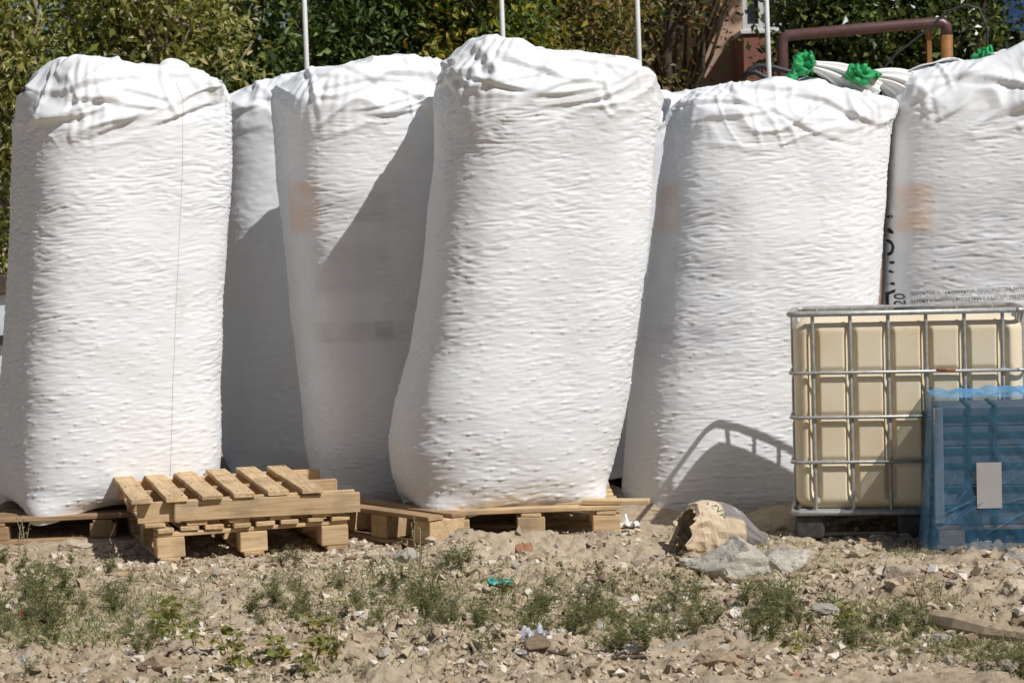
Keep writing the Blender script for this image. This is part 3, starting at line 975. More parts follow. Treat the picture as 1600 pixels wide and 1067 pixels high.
# broken half pallet poking out to the left of it
hp = empty('wooden_pallet', (-0.62, 11.36, -0.003), (0, 0, R(-50)))
tag(hp, 'narrow broken half pallet poking out beside the leaning bag toward the stacked pallets', 'pallet', 'wooden pallets')
for k, y in enumerate((-0.075, 0.075)):
    plank(hp, 'deck_board', (0.86, 0.095, 0.022), (0, y, 0.153), M['oldwood'], 800 + k)
    plank(hp, 'bottom_board', (0.86, 0.09, 0.02), (0, y, 0.011), M['oldwood'], 810 + k)
for k in range(3):
    link('block', box_me(0.13, 0.22, 0.12, 0.004, 1, .001, k), M['wood'], hp, (-0.36 + .36 * k, 0, 0.0815))

# ------------------------------------------------------------------ caged tank
IB = empty('caged_tank', (PG(1247, 845).x + 0.615, PG(1247, 845).y + 0.40, -0.006), (R(-1.3), 0, R(-9.0)))
IB.scale = (.955, .955, .955)
tag(IB, 'cream plastic liquid tank in a galvanised steel cage beside the blue wrapped stack', 'tank')
W, D, HT = 1.19, 0.98, 1.155
zt0, zt1 = 0.155, 1.118


def tank_mesh():
    nx, ny, nz = 150, 60, 120
    V, Fc = [], []
    hw, hd = W / 2 - 0.017, D / 2 - 0.017
    cols = [-.595 + 0.095 + k * 0.1905 for k in range(7)]
    per = []
    rc = 0.085
    # outline of a rounded rectangle, dense
    def corner(cx, cy, a0): return [(cx + rc * math.cos(a0 + q * math.pi / 24), cy + rc * math.sin(a0 + q * math.pi / 24)) for q in range(13)]
    pts = []
    pts += [(x, -hd) for x in np.linspace(-hw + rc, hw - rc, nx)]
    pts += corner(hw - rc, -hd + rc, -math.pi / 2)[1:]
    pts += [(hw, y) for y in np.linspace(-hd + rc, hd - rc, ny)][1:]
    pts += corner(hw - rc, hd - rc, 0)[1:]
    pts += [(x, hd) for x in np.linspace(hw - rc, -hw + rc, nx)][1:]
    pts += corner(-hw + rc, hd - rc, math.pi / 2)[1:]
    pts += [(-hw, y) for y in np.linspace(hd - rc, -hd + rc, ny)][1:]
    pts += corner(-hw + rc, -hd + rc, math.pi)[1:-1]
    pts = np.array(pts)
    n = len(pts)
    zz = np.linspace(0, 1, nz)
    rows = []
    for q in zz:
        z = zt0 + (zt1 - zt0) * q
        e = min(q, 1 - q) * (zt1 - zt0)
        rr = 1.0 - 0.07 * max(0, 1 - e / 0.06) ** 2.2
        P2 = pts.copy()
        # ribs
        gx = np.zeros(n)
        for c in (-.476, -.286, -.095, .095, .286, .476):
            gx = np.maximum(gx, sstep(0.036, 0.012, np.abs(P2[:, 0] - c)))
        gz = max([float(sstep(0.03, 0.008, abs(z - h))) for h in (0.395, 0.625, 0.853)] + [0])
        fr = (np.abs(np.abs(P2[:, 1]) - hd) < 0.004)
        dep = 0.036 * np.maximum(gx, 0.22 * gz) * sstep(0.02, 0.10, e)
        gy = np.zeros(n)
        for c in (-.33, -.11, .11, .33):
            gy = np.maximum(gy, sstep(0.042, 0.014, np.abs(P2[:, 1] - c)))
        P2[:, 1] -= np.sign(P2[:, 1]) * dep * fr
        sd = (np.abs(np.abs(P2[:, 0]) - hw) < 0.004)
        P2[:, 0] -= np.sign(P2[:, 0]) * 0.028 * gy * sd * sstep(0.02, 0.10, e)
        P2 = P2 * rr
        rows.append(np.column_stack([P2, np.full(n, z)]))
    top = rows[-1].copy()
    for s_, dz in ((0.93, 0.012), (0.80, 0.02), (0.4, 0.03), (0.02, 0.032)):
        t2 = top.copy(); t2[:, :2] *= s_; t2[:, 2] += dz; rows.append(t2)
    V = np.concatenate(rows)
    i = np.arange(len(V)).reshape(len(rows), n); j = np.roll(i, -1, 1)
    Fc = np.stack([i[:-1], j[:-1], j[1:], i[1:]], -1).reshape(-1, 4)
    return mesh_np('tank', V, Fc)


tk = link('tank_body', tank_mesh(), M['tank'], IB)
bm_ = MB(); bm_.tube([(0.05, 0, 1.128), (0.05, 0, 1.165)], 0.11, 28)
link('lid', bm_.me(), M['dark_plastic'], IB)
xs_v = [-.476, -.286, -.095, .095, .286, .476]
ys_v = [-.33, -.11, .11, .33]
rh = 0.0085


def loop_rail(z, name, r=0.009, front=False):
    a, b, c = W / 2, D / 2, 0.05
    pts = []
    for (cx, cy, a0) in ((a - c, -b + c, -90), (a - c, b - c, 0), (-a + c, b - c, 90), (-a + c, -b + c, 180)):
        for q in range(7):
            an = R(a0 + q * 15)
            pts.append((cx + c * math.cos(an), cy + c * math.sin(an), z))
    pts.append(pts[0])
    if front: pts = [(-a, -b + .30, z)] + pts[21:28] + pts[0:7] + [(a, -b + .30, z)]
    t = MB(); t.tube(pts, r, 8)
    link(name, t.me(), M['galv'], IB)


for z in (0.395, 0.625, 0.853): loop_rail(z, 'cage_rail')
loop_rail(HT, 'top_rail', 0.014)
loop_rail(0.135, 'bottom_rail', 0.015)


def flat_post(x, y, sgn, along_x):
    """a tube pinched flat where it crosses the rails"""
    zc = [0.395, 0.625, 0.853]
    n = 44
    Vv, Ff = [], []
    m_ = 10
    for i in range(n):
        z = 0.135 + (HT - 0.135) * i / (n - 1)
        k = max(float(sstep(0.035, 0.012, abs(z - h))) for h in zc)
        wa = 0.0095 + 0.004 * k; wb = 0.0095 * (1 - .6 * k)
        off = -0.010 * sgn * 0 + k * 0.004 * (-sgn)
        for q in range(m_):
            an = 2 * math.pi * q / m_
            if along_x: Vv.append((x + wa * math.cos(an), y + wb * math.sin(an) + off, z))
            else: Vv.append((x + wb * math.cos(an) + off, y + wa * math.sin(an), z))
    for i in range(n - 1):
        for q in range(m_):
            Ff.append((i * m_ + q, i * m_ + (q + 1) % m_, (i + 1) * m_ + (q + 1) % m_, (i + 1) * m_ + q))
    t = MB(); t.add(Vv, Ff)
    link('cage_bar', t.me(), M['galv'], IB)


for s in (-1, 1):
    for x in xs_v: flat_post(x, s * (D / 2 - 0.012), s, True)
    for y in ys_v: flat_post(s * (W / 2 - 0.012), y, -1 if y < -.2 else 1, False)
for (x, z) in ((0.19, 0.853), (0.20, 0.625), (0.205, 0.395), (0.0, 0.627)):
    if x:
        t = MB(); t.add(*tube_arrays([(x - 0.045, -D / 2 - 0.001, z + 0.004), (x - .01, -D / 2 - 0.002, z + .006), (x + 0.05, -D / 2 - 0.001, z + 0.003)], [0.0092, 0.0104, 0.0092], 8))
        link('rust_crust', t.me(), M['rust'], IB)
# base: corner feet, deck tray, skids
for sx in (-1, 0, 1):
    for sy in (-1, 1):
        b = box_me(0.15 if sx else 0.13, 0.14, 0.118, 0.018, 3)
        link('foot', b, M['dark_plastic'], IB, (sx * (W / 2 - 0.085), sy * (D / 2 - 0.08), 0.061))
link('base_tray', box_me(W - 0.06, D - 0.06, 0.024, 0.006), M['galv'], IB, (0, 0, 0.1405))
for sy in (-1, 1):
    t = MB(); t.tube([(-W / 2 + 0.02, sy * (D / 2 - 0.10), 0.012), (-0.2, sy * (D / 2 - 0.105), 0.014), (W / 2 - 0.02, sy * (D / 2 - 0.10), 0.012)], 0.012, 8)
    link('skid', t.me(), M['drystem'], IB)
bits = [('broken_block', (0.12, 0.10, 0.055), (1.985 - 0.36, 11.9, 0.055), 'pale')]

# ------------------------------------------------------------------ blue wrapped stack
BX, BY = PG(1442, 862).x + 0.655, PG(1442, 862).y + 0.30
BL = empty('wrapped_stack', (BX, BY, 0.0), (0, 0, R(-6)))
tag(BL, 'pallet load of dark grey slabs wrapped in blue stretch film beside the caged tank', 'wrapped pallet')
bw_, bd_, bh_ = 1.08, 0.62, 0.66
mslab = m_simple('dark_grey_slab', (0.15, 0.145, 0.145), 0.8, 0, 0.25, 12, 0.2)
mslab2 = m_simple('pale_board_edge', (0.30, 0.31, 0.32), 0.8, 0, 0.2, 12, 0.2)
mstrap = m_simple('green_strap', (0.015, 0.075, 0.055), 0.4, 0, 0.2)
z = 0.115
nl = 6
for k in range(nl):
    h = 0.0935
    for q in range(4):
        sx = bw_ / 4 - 0.004
        link('slab', box_me(sx, bd_ - 0.01, h - 0.004, 0.004, 1, 0.001, k * 4 + q), mslab, BL, (-bw_ / 2 + sx / 2 + 0.002 + q * bw_ / 4, 0, z + h / 2))
    z += h
ztop = z
for (hh) in (0.20, 0.29, 0.40, 0.47, 0.545, 0.625):
    pts = [(-bw_ / 2 - .004, -bd_ / 2 - .004, hh), (bw_ / 2 + .004, -bd_ / 2 - .004, hh), (bw_ / 2 + .004, bd_ / 2 + .004, hh), (-bw_ / 2 - .004, bd_ / 2 + .004, hh)]
    t = MB()
    for a, b in ((0, 1), (1, 2), (2, 3), (3, 0)):
        A, B = Vector(pts[a]), Vector(pts[b])
        c = (A + B) / 2; L = (B - A)
        t.box(c, (abs(L.x) + .004, abs(L.y) + .004, 0.016))
    link('strap', t.me('s', False), mstrap, BL)
for x in (-bw_ / 2 + 0.15, -bw_ / 2 + 0.27, 0.1, 0.38):
    t = MB(); t.box((x, -bd_ / 2 - .008, (0.11 + ztop) / 2), (0.014, 0.006, ztop - 0.11)); t.box((x, 0, ztop + .006), (0.014, bd_ + .02, 0.005))
    link('strap', t.me('s', False), mstrap, BL)
link('corner_guard', box_me(0.045, 0.03, ztop - 0.13, 0.004), mslab2, BL, (-bw_ / 2 + 0.005, -bd_ / 2 + 0.004, (ztop + .12) / 2))
# pallet beneath
for j in range(3):
    plank(BL, 'bottom_board', (1.1, 0.09, 0.02), (0, -0.27 + j * 0.27, 0.012), M['oldwood'], 700 + j)
    for i in range(3):
        link('block', box_me(0.12, 0.09, 0.07, 0.004), M['oldwood'], BL, (-0.48 + i * 0.48, -0.27 + j * 0.27, 0.0575))
for j in range(5):
    plank(BL, 'deck_board', (1.1, 0.10, 0.02), (0, -0.26 + j * 0.13, 0.1035), M['oldwood'], 720 + j)
link('paper_label', box_me(0.115, 0.002, 0.215, 0.0), m_simple('grey_label', (0.42, 0.40, 0.385), 0.7, 0, 0.06, 5), BL, (-bw_ / 2 + 0.232, -bd_ / 2 - 0.058, 0.31))


_pr = random.Random(12)
PLEATS = [(-bw_ / 2 - .02, _pr.uniform(.06, .2), R(_pr.uniform(22, 62)), _pr.uniform(.18, .5), _pr.uniform(.008, .014)) for _ in range(10)]
PLEATS += [(_pr.uniform(-.4, .4), _pr.uniform(.03, .3), R(_pr.uniform(12, 40)), _pr.uniform(.15, .45), _pr.uniform(.006, .013)) for _ in range(16)]


def film_mesh():
    nu, nv, nt = 760, 170, 30
    V, rows = [], []
    # perimeter outline
    def outline(hx, hy, rc, n=nu):
        pts = []
        segs = [((-hx + rc, -hy), (hx - rc, -hy)), ((hx, -hy + rc), (hx, hy - rc)), ((hx - rc, hy), (-hx + rc, hy)), ((-hx, hy - rc), (-hx, -hy + rc))]
        cnt = [int(n * .36), int(n * .14), int(n * .36), int(n * .14)]
        for (a, b), c in zip(segs, cnt):
            for q in range(c):
                t = q / (c - 1); pts.append((a[0] + (b[0] - a[0]) * t, a[1] + (b[1] - a[1]) * t))
        return np.array(pts)
    zt = ztop + 0.045
    for i in range(nv):
        t = i / (nv - 1)
        zz = 0.012 + (zt - 0.012) * t
        fl = 0.050 * (1 - t) ** 1.6
        o = outline(bw_ / 2 + 0.022 + fl * 1.0, bd_ / 2 + 0.022 + fl, 0.03)
        a = np.arctan2(o[:, 1], o[:, 0])
        ar = o[:, 0] * 1.0 + o[:, 1] * 1.3
        # stretched diagonal pleats running to the lower corner
        w = 0.008 * np.maximum(0, pn((ar + zz * 0.9) * 9, zz * 2.0 + 3, 1.0)) + 0.003 * pn(ar * 22 + zz * 9, zz * 5, 4.0) + 0.001 * pn(ar * 40, zz * 30, 2.0)
        w *= 0.35 + 0.9 * (1 - t)
        for (x0, z0, an, L, am) in PLEATS:
            dx_, dz_ = o[:, 0] - x0, zz - z0
            al, pe = dx_ * math.cos(an) + dz_ * math.sin(an), -dx_ * math.sin(an) + dz_ * math.cos(an)
            w = w + am * np.maximum(0, 1 - np.abs(pe) / .007) * ((al > 0) & (al < L)) * np.sin(np.clip(al / L, 0, 1) * math.pi) * (o[:, 1] < 0)
        nrm = np.stack([np.where(np.abs(o[:, 1]) > bd_ / 2 + .02, 0, np.sign(o[:, 0])), np.where(np.abs(o[:, 1]) > bd_ / 2 + .02, np.sign(o[:, 1]), 0)], -1)
        o = o + nrm * np.maximum(w, -0.006)[:, None]
        zj = zz + 0.012 * pn(ar * 5, 8.1, 0) * (1 - t) * (i == 0)
        rows.append(np.column_stack([o, np.broadcast_to(zj, len(o))]))
    base = rows[-1].copy()
    for i in range(1, nt + 1):
        t = i / nt
        r = base.copy(); r[:, :2] *= (1 - t) * 0.995 + 0.005
        bump = 0.030 * np.maximum(0, pn(r[:, 0] * 7, r[:, 1] * 9, 2.2)) + 0.016 * pn(r[:, 0] * 17, r[:, 1] * 17, 5.2) + 0.012 * np.abs(pn(r[:, 0] * 9 + 4, r[:, 1] * 12, 7.0))
        r[:, 2] += bump * min(1, i / 1.5) + 0.012 * t
        rows.append(r)
    n = len(base)
    V = np.concatenate(rows)
    i = np.arange(len(V)).reshape(len(rows), n); j = np.roll(i, -1, 1)
    Fc = np.stack([i[:-1], j[:-1], j[1:], i[1:]], -1).reshape(-1, 4)
    return mesh_np('film', V, Fc)


link('film_wrap', film_mesh(), M['film'], BL)

# ------------------------------------------------------------------ torn paper sack
SKP = PG(1132, 861, 0.03)
SK = empty('paper_sack', (SKP.x, SKP.y + 0.10, g1(SKP.x, SKP.y + 0.1) - 0.012), (0, 0, R(20)))
SK.scale = (.9, .9, .86)
tag(SK, 'torn open brown and grey paper cement sack lying on the rubble', 'sack')


def m_sack():
    t = NT('kraft_paper')
    tc = t.node('ShaderNodeTexCoord')
    n = t.noise(tc.outputs['Object'], 14, 5, 0.65)
    base = t.ramp(n, [(0.3, (0.55, 0.42, 0.27)), (0.7, (0.72, 0.59, 0.42))])
    at = t.attr('band')
    base = t.mix(at.outputs['Fac'], base, t.ramp(n, [(0.3, (0.17, 0.145, 0.135)), (0.7, (0.24, 0.21, 0.20))]))
    t.base(base); t.rough(0.8)
    t.bump(n, 0.4, 0.01)
    return t.m


def sack_mesh():
    nl, m = 30, 34
    V = []; band = []
    for i in range(nl):
        t = i / (nl - 1)                 # 0 torn mouth (left) .. 1 closed end (right)
        x = -0.235 + 0.46 * t
        rx = 0.135 * (1 - 0.10 * (1 - t) ** 2) * (1 - sstep(0.86, 1.02, t) * 0.55)
        rz = 0.125 * (0.72 + 0.5 * math.sin(math.pi * min(1, t * .85 + .22))) * (1 - float(sstep(0.62, 1.0, t)) * 0.42)
        zc = rz * 0.93
        for j in range(m):
            a = 2 * math.pi * j / m
            c, s = math.cos(a), math.sin(a)
            sx = np.sign(c) * abs(c) ** 0.8; sz = np.sign(s) * abs(s) ** 0.8
            cr = 0.022 * float(.4 - 2.2 * abs(pn(t * 5, sx * 2, sz * 2 + 7))) * max(0.28, 1 - t * 1.6)
            cr += 0.010 * float(.3 - abs(pn(t * 11, sx * 4, sz * 4))) * max(.35, 1 - t * 1.3)
            torn = 0
            if i == 0: torn = 0.05 * float(pn(j * .7, 2.2, 0)) + 0.02 * math.sin(j * 2.3)
            if i < 6: torn += (0.10 * max(0, s) - 0.02) * (1 - i / 6)
            V.append((x + torn + 0.03 * (s) * (t - .5), sx * (rx + cr), max(0.004, zc + sz * (rz + cr * .8))))
            g = 0.0
            if t > 0.70 + 0.02 * c: g = 1.0
            if 0.45 < t < 0.63 and 0.30 < a / math.pi - 1 < 0.95 and False: g = 1.0
            ang = math.degrees(a) % 360         # front is c<0 .. y negative at 180
            if 0.42 < t < 0.66 and 95 < ang < 150: g = 1.0
            if 0.46 < t < 0.64 and 180 < ang < 205: g = 1.0
            band.append(g)
    Fc = [(i * m + j, (i + 1) * m + j, (i + 1) * m + (j + 1) % m, i * m + (j + 1) % m) for i in range(nl - 1) for j in range(m)]
    Fc.append(tuple((nl - 1) * m + j for j in range(m)))
    me = mesh_np('sack', np.array(V), Fc, False)
    at = me.attributes.new('band', 'FLOAT', 'POINT')
    at.data.foreach_set('value', np.array(band, np.float32))
    return me, np.array(V).reshape(nl, m, 3)


sme, SV = sack_mesh()
sk_body = link('sack_body', sme, m_sack(), SK)
so = sk_body.modifiers.new('thick', 'SOLIDIFY'); so.thickness = 0.003; so.offset = -1
bvs = bvh_of(SV)
for (s, size, org, right, upv, mm) in (('AZVA', 0.062, (-0.135, 0.03, 0.235), Vector((0.55, -0.42, -0.72)), Vector((0.72, 0.2, 0.5)), 'ink_green'), ('ЦЕМЕНТ', 0.028, (0.005, 0.04, 0.24), Vector((0.35, -0.55, -0.75)), Vector((0.85, 0.2, 0.3)), 'white_paint')):
    if mm == 'ink_green' and 'ink_green' not in M: M['ink_green'] = m_simple('dark_green_ink', (0.02, 0.09, 0.07), 0.6)
    print_on(bvs, SK, (0, 0, 0), s, size, org, right.normalized(), upv.normalized(), M[mm], off=0.004, dirv=(0, 0.75, -0.65))
# crumpled inner paper spilling from the mouth
for k in range(5):
    n_ = 9
    VV = []
    r = random.Random(40 + k)
    for i in range(n_):
        for j in range(n_):
            VV.append((-0.27 + 0.012 * k + 0.13 * i / (n_ - 1) + r.uniform(-.012, .012), -0.11 + 0.045 * k + 0.10 * j / (n_ - 1) + r.uniform(-.012, .012),
                       0.012 + 0.025 * (k % 3) + 0.05 * abs(math.sin(i * .9 + k)) * abs(math.cos(j * .7 + k * 2)) + r.uniform(0, .014)))
    FF = [(i * n_ + j, i * n_ + j + 1, (i + 1) * n_ + j + 1, (i + 1) * n_ + j) for i in range(n_ - 1) for j in range(n_ - 1)]
    o = link('torn_paper', mesh_np('torn', np.array(VV), FF, False), M.setdefault('kraft2', m_simple('inner_paper', (0.36, 0.26, 0.15), 0.85, 0, 0.25, 18, 0.2)), SK)
    mo = o.modifiers.new('thick', 'SOLIDIFY'); mo.thickness = 0.002

# ------------------------------------------------------------------ stones
def rock_mesh(seed, sub=3, cuts=9, rough=0.05, lo=0.34):
    bm = bmesh.new()
    bmesh.ops.create_icosphere(bm, subdivisions=sub, radius=1.0)
    r = np.random.default_rng(seed)
    pl = r.normal(size=(cuts, 3)); pl /= np.linalg.norm(pl, axis=1)[:, None]
    dd = r.uniform(lo, 0.8, cuts)
    for v in bm.verts:
        p = np.array(v.co)
        for q in range(2):
            for n_, d_ in zip(pl, dd):
                s = p @ n_ - d_
                if s > 0: p = p - n_ * s * 0.97
        v.co = Vector(p)
    V = np.array([v.co for v in bm.verts])
    nz = rough * pn(V[:, 0] * 2.2 + seed, V[:, 1] * 2.2, V[:, 2] * 2.2) + rough * .5 * pn(V[:, 0] * 6 + seed, V[:, 1] * 6, V[:, 2] * 6)
    for v, q in zip(bm.verts, nz): v.co *= 1 + q * 2
    me = bpy.data.meshes.new('rock'); bm.to_mesh(me); bm.free()
    for p_ in me.polygons: p_.use_smooth = False
    return me


KINDS = [('pale', 'small pale limestone chip on the dry dirt', 'pale stones on the dirt'), ('conc', 'small grey concrete fragment on the dry dirt', 'concrete fragments on the dirt'),
         ('tan', 'small brown hard clod on the dry dirt', 'brown clods on the dirt'), ('brick', 'small reddish brick crumb on the dry dirt', 'brick crumbs on the dirt')]
RM = {}
for k, (mk, lb, gp) in enumerate(KINDS):
    RM[mk] = []
    for q in range(9):
        me = rock_mesh(50 + k * 10 + q, 2 if q < 9 else 3); me.materials.append(M[mk]); RM[mk].append(me)


def put_rock(me, x, y, s, name, label, cat, group, rs, sink=0.35, flat=None, rz=None):
    o = bpy.data.objects.new(name, me); col.objects.link(o)
    fl = flat if flat else rs.uniform(.45, .85)
    sc = (s * rs.uniform(.8, 1.25), s * rs.uniform(.75, 1.1), s * fl)
    o.scale = sc
    o.rotation_euler = (R(rs.uniform(-12, 12)), R(rs.uniform(-12, 12)), rz if rz is not None else R(rs.uniform(0, 360)))
    o.location = (x, y, g1(x, y) + sc[2] * (1 - sink * 2) * 0.75)
    tag(o, label, cat, group)
    return o


rs = random.Random(77)
AVOID = [(PX, PY, 0.62), (2.62, 11.2, 0.6), (1.98, 11.7, 0.7)]
cnt = 0
spots = []
while cnt < 285:
    v = rs.uniform(838, 1066) if rs.random() < .6 else rs.uniform(838, 930)
    u = rs.uniform(-40, 1640)
    p = PG(u, v)
    if any(math.hypot(p.x - a, p.y - b) < c for a, b, c in AVOID): continue
    if p.y > 11.25: continue
    s = 0.016 * (1 + rs.paretovariate(2.6) * 0.55)
    s = min(s, 0.055)
    if any((p.x - a) ** 2 + (p.y - b) ** 2 < (s + c) ** 2 for a, b, c in spots): continue
    spots.append((p.x, p.y, s))
    k = rs.choices([0, 1, 2, 3], [0.46, 0.25, 0.24, 0.05])[0]
    mk, lb, gp = KINDS[k]
    nm = {'pale': 'limestone_chip', 'conc': 'concrete_fragment', 'tan': 'dirt_clod', 'brick': 'brick_crumb'}[mk]
    put_rock(rs.choice(RM[mk]), p.x, p.y, s, nm, lb, 'stone' if mk != 'tan' else 'clod', gp, rs)
    cnt += 1


def big_rock(u, v, wpx, name, label, mk, seed, flat=0.6, asp=1.0, rz=0.0, cat='stone', sink=.3, z=0.0):
    p = PG(u, v, z)
    me = rock_mesh(seed, 4, 11, 0.06, 0.55); me.materials.append(M[mk])
    o = bpy.data.objects.new(name, me); col.objects.link(o)
    s = wpx / 2 * p.y / F_PX * 1.22
    o.scale = (s, s * asp, s * flat)
    o.rotation_euler = (R(rs.uniform(-8, 8)), R(rs.uniform(-8, 8)), R(rz))
    o.location = (p.x, p.y, g1(p.x, p.y) + s * flat * (0.5 - sink * .5))
    tag(o, label, cat)
    return o


big_rock(1148, 908, 136, 'concrete_chunk', 'large rough grey concrete chunk below the torn paper sack', 'conc', 201, .62, .8, 10, 'concrete chunk')
big_rock(1222, 900, 100, 'concrete_chunk', 'broad pale concrete chunk with a flat top beside the leafy weed clump', 'conc', 202, .55, .8, -14, 'concrete chunk')
big_rock(1022, 892, 66, 'limestone_slab', 'flat pale yellowish slab lying left of the concrete chunks', 'pale', 203, .33, .6, 4)
big_rock(985, 905, 50, 'limestone_slab', 'smaller flat pale slab half sunk beside the yellowish slab', 'pale', 213, .3, .6, -8)
big_rock(1405, 925, 52, 'limestone_block', 'pale angular stone propped up on the open dirt in front of the caged tank', 'pale', 204, .85, .6, 30)
big_rock(1385, 903, 44, 'limestone_block', 'whitish rounded stone behind the propped up angular stone', 'pale', 205, .6, .8, 0)
big_rock(1510, 917, 36, 'limestone_block', 'smooth egg shaped tan stone in front of the blue wrapped stack', 'pale', 206, .55, .7, -15)
big_rock(1585, 885, 42, 'concrete_chunk', 'crumbly pale concrete lump at the foot of the blue wrapped stack', 'conc', 207, .6, .8, 0, 'concrete chunk')
big_rock(1345, 877, 32, 'limestone_block', 'small pale stone on the dirt before the caged tank foot', 'pale', 208, .6, .8, 0)
big_rock(1290, 970, 42, 'concrete_fragment', 'white edged broken fragment on the open dirt', 'conc', 209, .4, .6, 8)
big_rock(1305, 1025, 42, 'concrete_fragment', 'thin flat grey shard on bare earth', 'conc', 210, .28, .5, 6)
big_rock(1125, 1055, 66, 'limestone_block', 'large rounded brown grey boulder half buried in the dirt', 'tan', 211, .5, .8, 0)
big_rock(1050, 1032, 60, 'plank_shard', 'flat whitish grey shard like split wood on the dirt', 'conc', 212, .14, .35, 12, 'shard')
big_rock(820, 873, 26, 'brick_fragment', 'orange red brick piece on the rubble before the middle pallet', 'brick', 214, .9, .8, 20, 'brick')
big_rock(100, 893, 30, 'limestone_block', 'pale rounded stone in front of the dark left pallet', 'pale', 215, .7, .8, 0)
big_rock(118, 858, 46, 'limestone_block', 'oblong grey stone beneath the edge of the dark left pallet', 'pale', 216, .5, .5, 3)
big_rock(28, 1055, 58, 'limestone_block', 'cream coloured stone beside the crumpled foil', 'pale', 217, .6, .7, 0)
big_rock(248, 1055, 62, 'limestone_block', 'long tan cobble lying in the loose earth', 'tan', 218, .5, .45, -8)
big_rock(700, 945, 42, 'concrete_fragment', 'angular brown broken lump at the edge of the tall weeds', 'tan', 219, .7, .8, 25)
big_rock(565, 1008, 44, 'dirt_clod', 'upturned reddish earth clod with a dark hollow', 'tan', 220, .55, .8, 0, 'clod')
big_rock(840, 883, 34, 'dirt_clod', 'dark brown clod on the rubble ridge near the brick piece', 'tan', 221, .6, .8, 0, 'clod')
big_rock(632, 880, 40, 'limestone_block', 'grey wedge of stone on the rubble ridge before the middle pallet', 'conc', 222, .7, .8, 0)
big_rock(700, 885, 34, 'limestone_block', 'blunt pale stone on the rubble ridge near the middle pallet', 'pale', 223, .7, .8, 0)
big_rock(955, 1052, 40, 'tile_shard', 'flat orange tan tile shard under the dark bent stick', 'brick', 224, .15, .6, 5, 'shard')
big_rock(905, 1052, 34, 'tile_shard', 'pale orange tile shard at the end of the dark bent stick', 'pale', 225, .18, .6, -5, 'shard')
big_rock(1470, 1012, 40, 'concrete_fragment', 'white crusted rough fragment below the split log', 'conc', 226, .4, .6, 2)
big_rock(1585, 940, 40, 'limestone_block', 'round beige stone near the split log end', 'pale', 227, .7, .8, 2)
big_rock(180, 880, 30, 'limestone_block', 'small pale stone between the dark left pallet and stacked pallets', 'pale', 228, .6, .7, 2)

# split log and sticks, litter
lp = PG(1525, 1000)
lg = MB()
pts = [PG(1462, 992) + Vector((0, 0, .045)), PG(1500, 999) + Vector((0, 0, .045)), PG(1545, 1006) + Vector((0, 0, .035)), PG(1605, 1012) + Vector((0, 0, .03))]
base = Vector((lp.x, lp.y, g1(lp.x, lp.y)))
lg.tube([p - base + Vector((0, 0, base.z)) for p in pts], [0.046, 0.048, 0.040, 0.03], 9)
o = link('split_log', lg.me('log', False), M.setdefault('logwood', m_simple('weathered_log', (0.40, 0.31, 0.21), 0.85, 0, 0.25, 30, 0.4)), None, base)
tag(o, 'thick split piece of weathered pale log on the dirt', 'log')


def stick(px, name, label, r, mat, dz=0.012):
    pp = [PG(u, v) for u, v in px]
    base = pp[0].copy(); base.z = g1(base.x, base.y)
    t = MB(); L = []
    for i, p in enumerate(pp):
        L.append(Vector((p.x, p.y, g1(p.x, p.y) + dz + (0.012 if 0 < i < len(pp) - 1 else 0))) - base)
    t.tube(L, [r * (1 - .35 * i / len(L)) for i in range(len(L))], 7)
    o = link(name, t.me(), M[mat], None, base)
    tag(o, label, 'stick')


stick([(858, 1055), (885, 1046), (905, 1043), (950, 1046), (1008, 1052)], 'dark_stick', 'thin dark bent stick lying over tile shards', 0.006, 'bark')
stick([(1065, 1006), (1085, 1001), (1105, 1000)], 'short_twig', 'short pale twig on bare earth', 0.005, 'drystem')
stick([(1545, 1022), (1570, 1010), (1600, 1002), (1625, 1000)], 'grey_stick', 'thin grey branch lying beside the split log', 0.006, 'bark')
stick([(1530, 990), (1570, 990), (1620, 996)], 'straight_branch', 'straight pale branch resting behind the split log', 0.008, 'drystem')
stick([(1245, 990), (1275, 1003), (1300, 1015)], 'curved_twig', 'thin brown twig on the bare earth near the leafy clump', 0.004, 'drystem')
stick([(670, 928), (700, 936), (735, 942)], 'thin_twig', 'thin pale twig at the edge of the tall weeds', 0.004, 'drystem')
stick([(1035, 880), (1060, 872), (1085, 864)], 'rotten_stick', 'dark rotten stick in front of the torn sack mouth', 0.007, 'bark')


def litter(u, v, wpx, hpx, name, label, mat, seed, amp=0.5):
    p = PG(u, v)
    k = p.y / F_PX
    n_ = 22
    X, Y = np.meshgrid(np.linspace(-.5, .5, n_), np.linspace(-.5, .5, n_))
    sx, sz = wpx * k, hpx * k
    Z = sz * (0.75 * np.abs(pn(X * 2.6 + seed, Y * 2.6, 1.1)) * amp * 1.5 + 0.25 * np.abs(pn(X * 7, Y * 7 + seed, 3.1))) + 0.004
    ex = 1 + 0.25 * pn(X * 3, Y * 3, seed)
    V = np.stack([X * sx * ex, Y * sx * .7 * ex, Z], -1).reshape(-1, 3)
    FF = [(i * n_ + j, i * n_ + j + 1, (i + 1) * n_ + j + 1, (i + 1) * n_ + j) for i in range(n_ - 1) for j in range(n_ - 1)]
    o = link(name, mesh_np(name, V, FF, False), mat, None, (p.x, p.y, g1(p.x, p.y) + 0.004))
    mo = o.modifiers.new('thick', 'SOLIDIFY'); mo.thickness = 0.0015
    tag(o, label, 'litter')
    return o


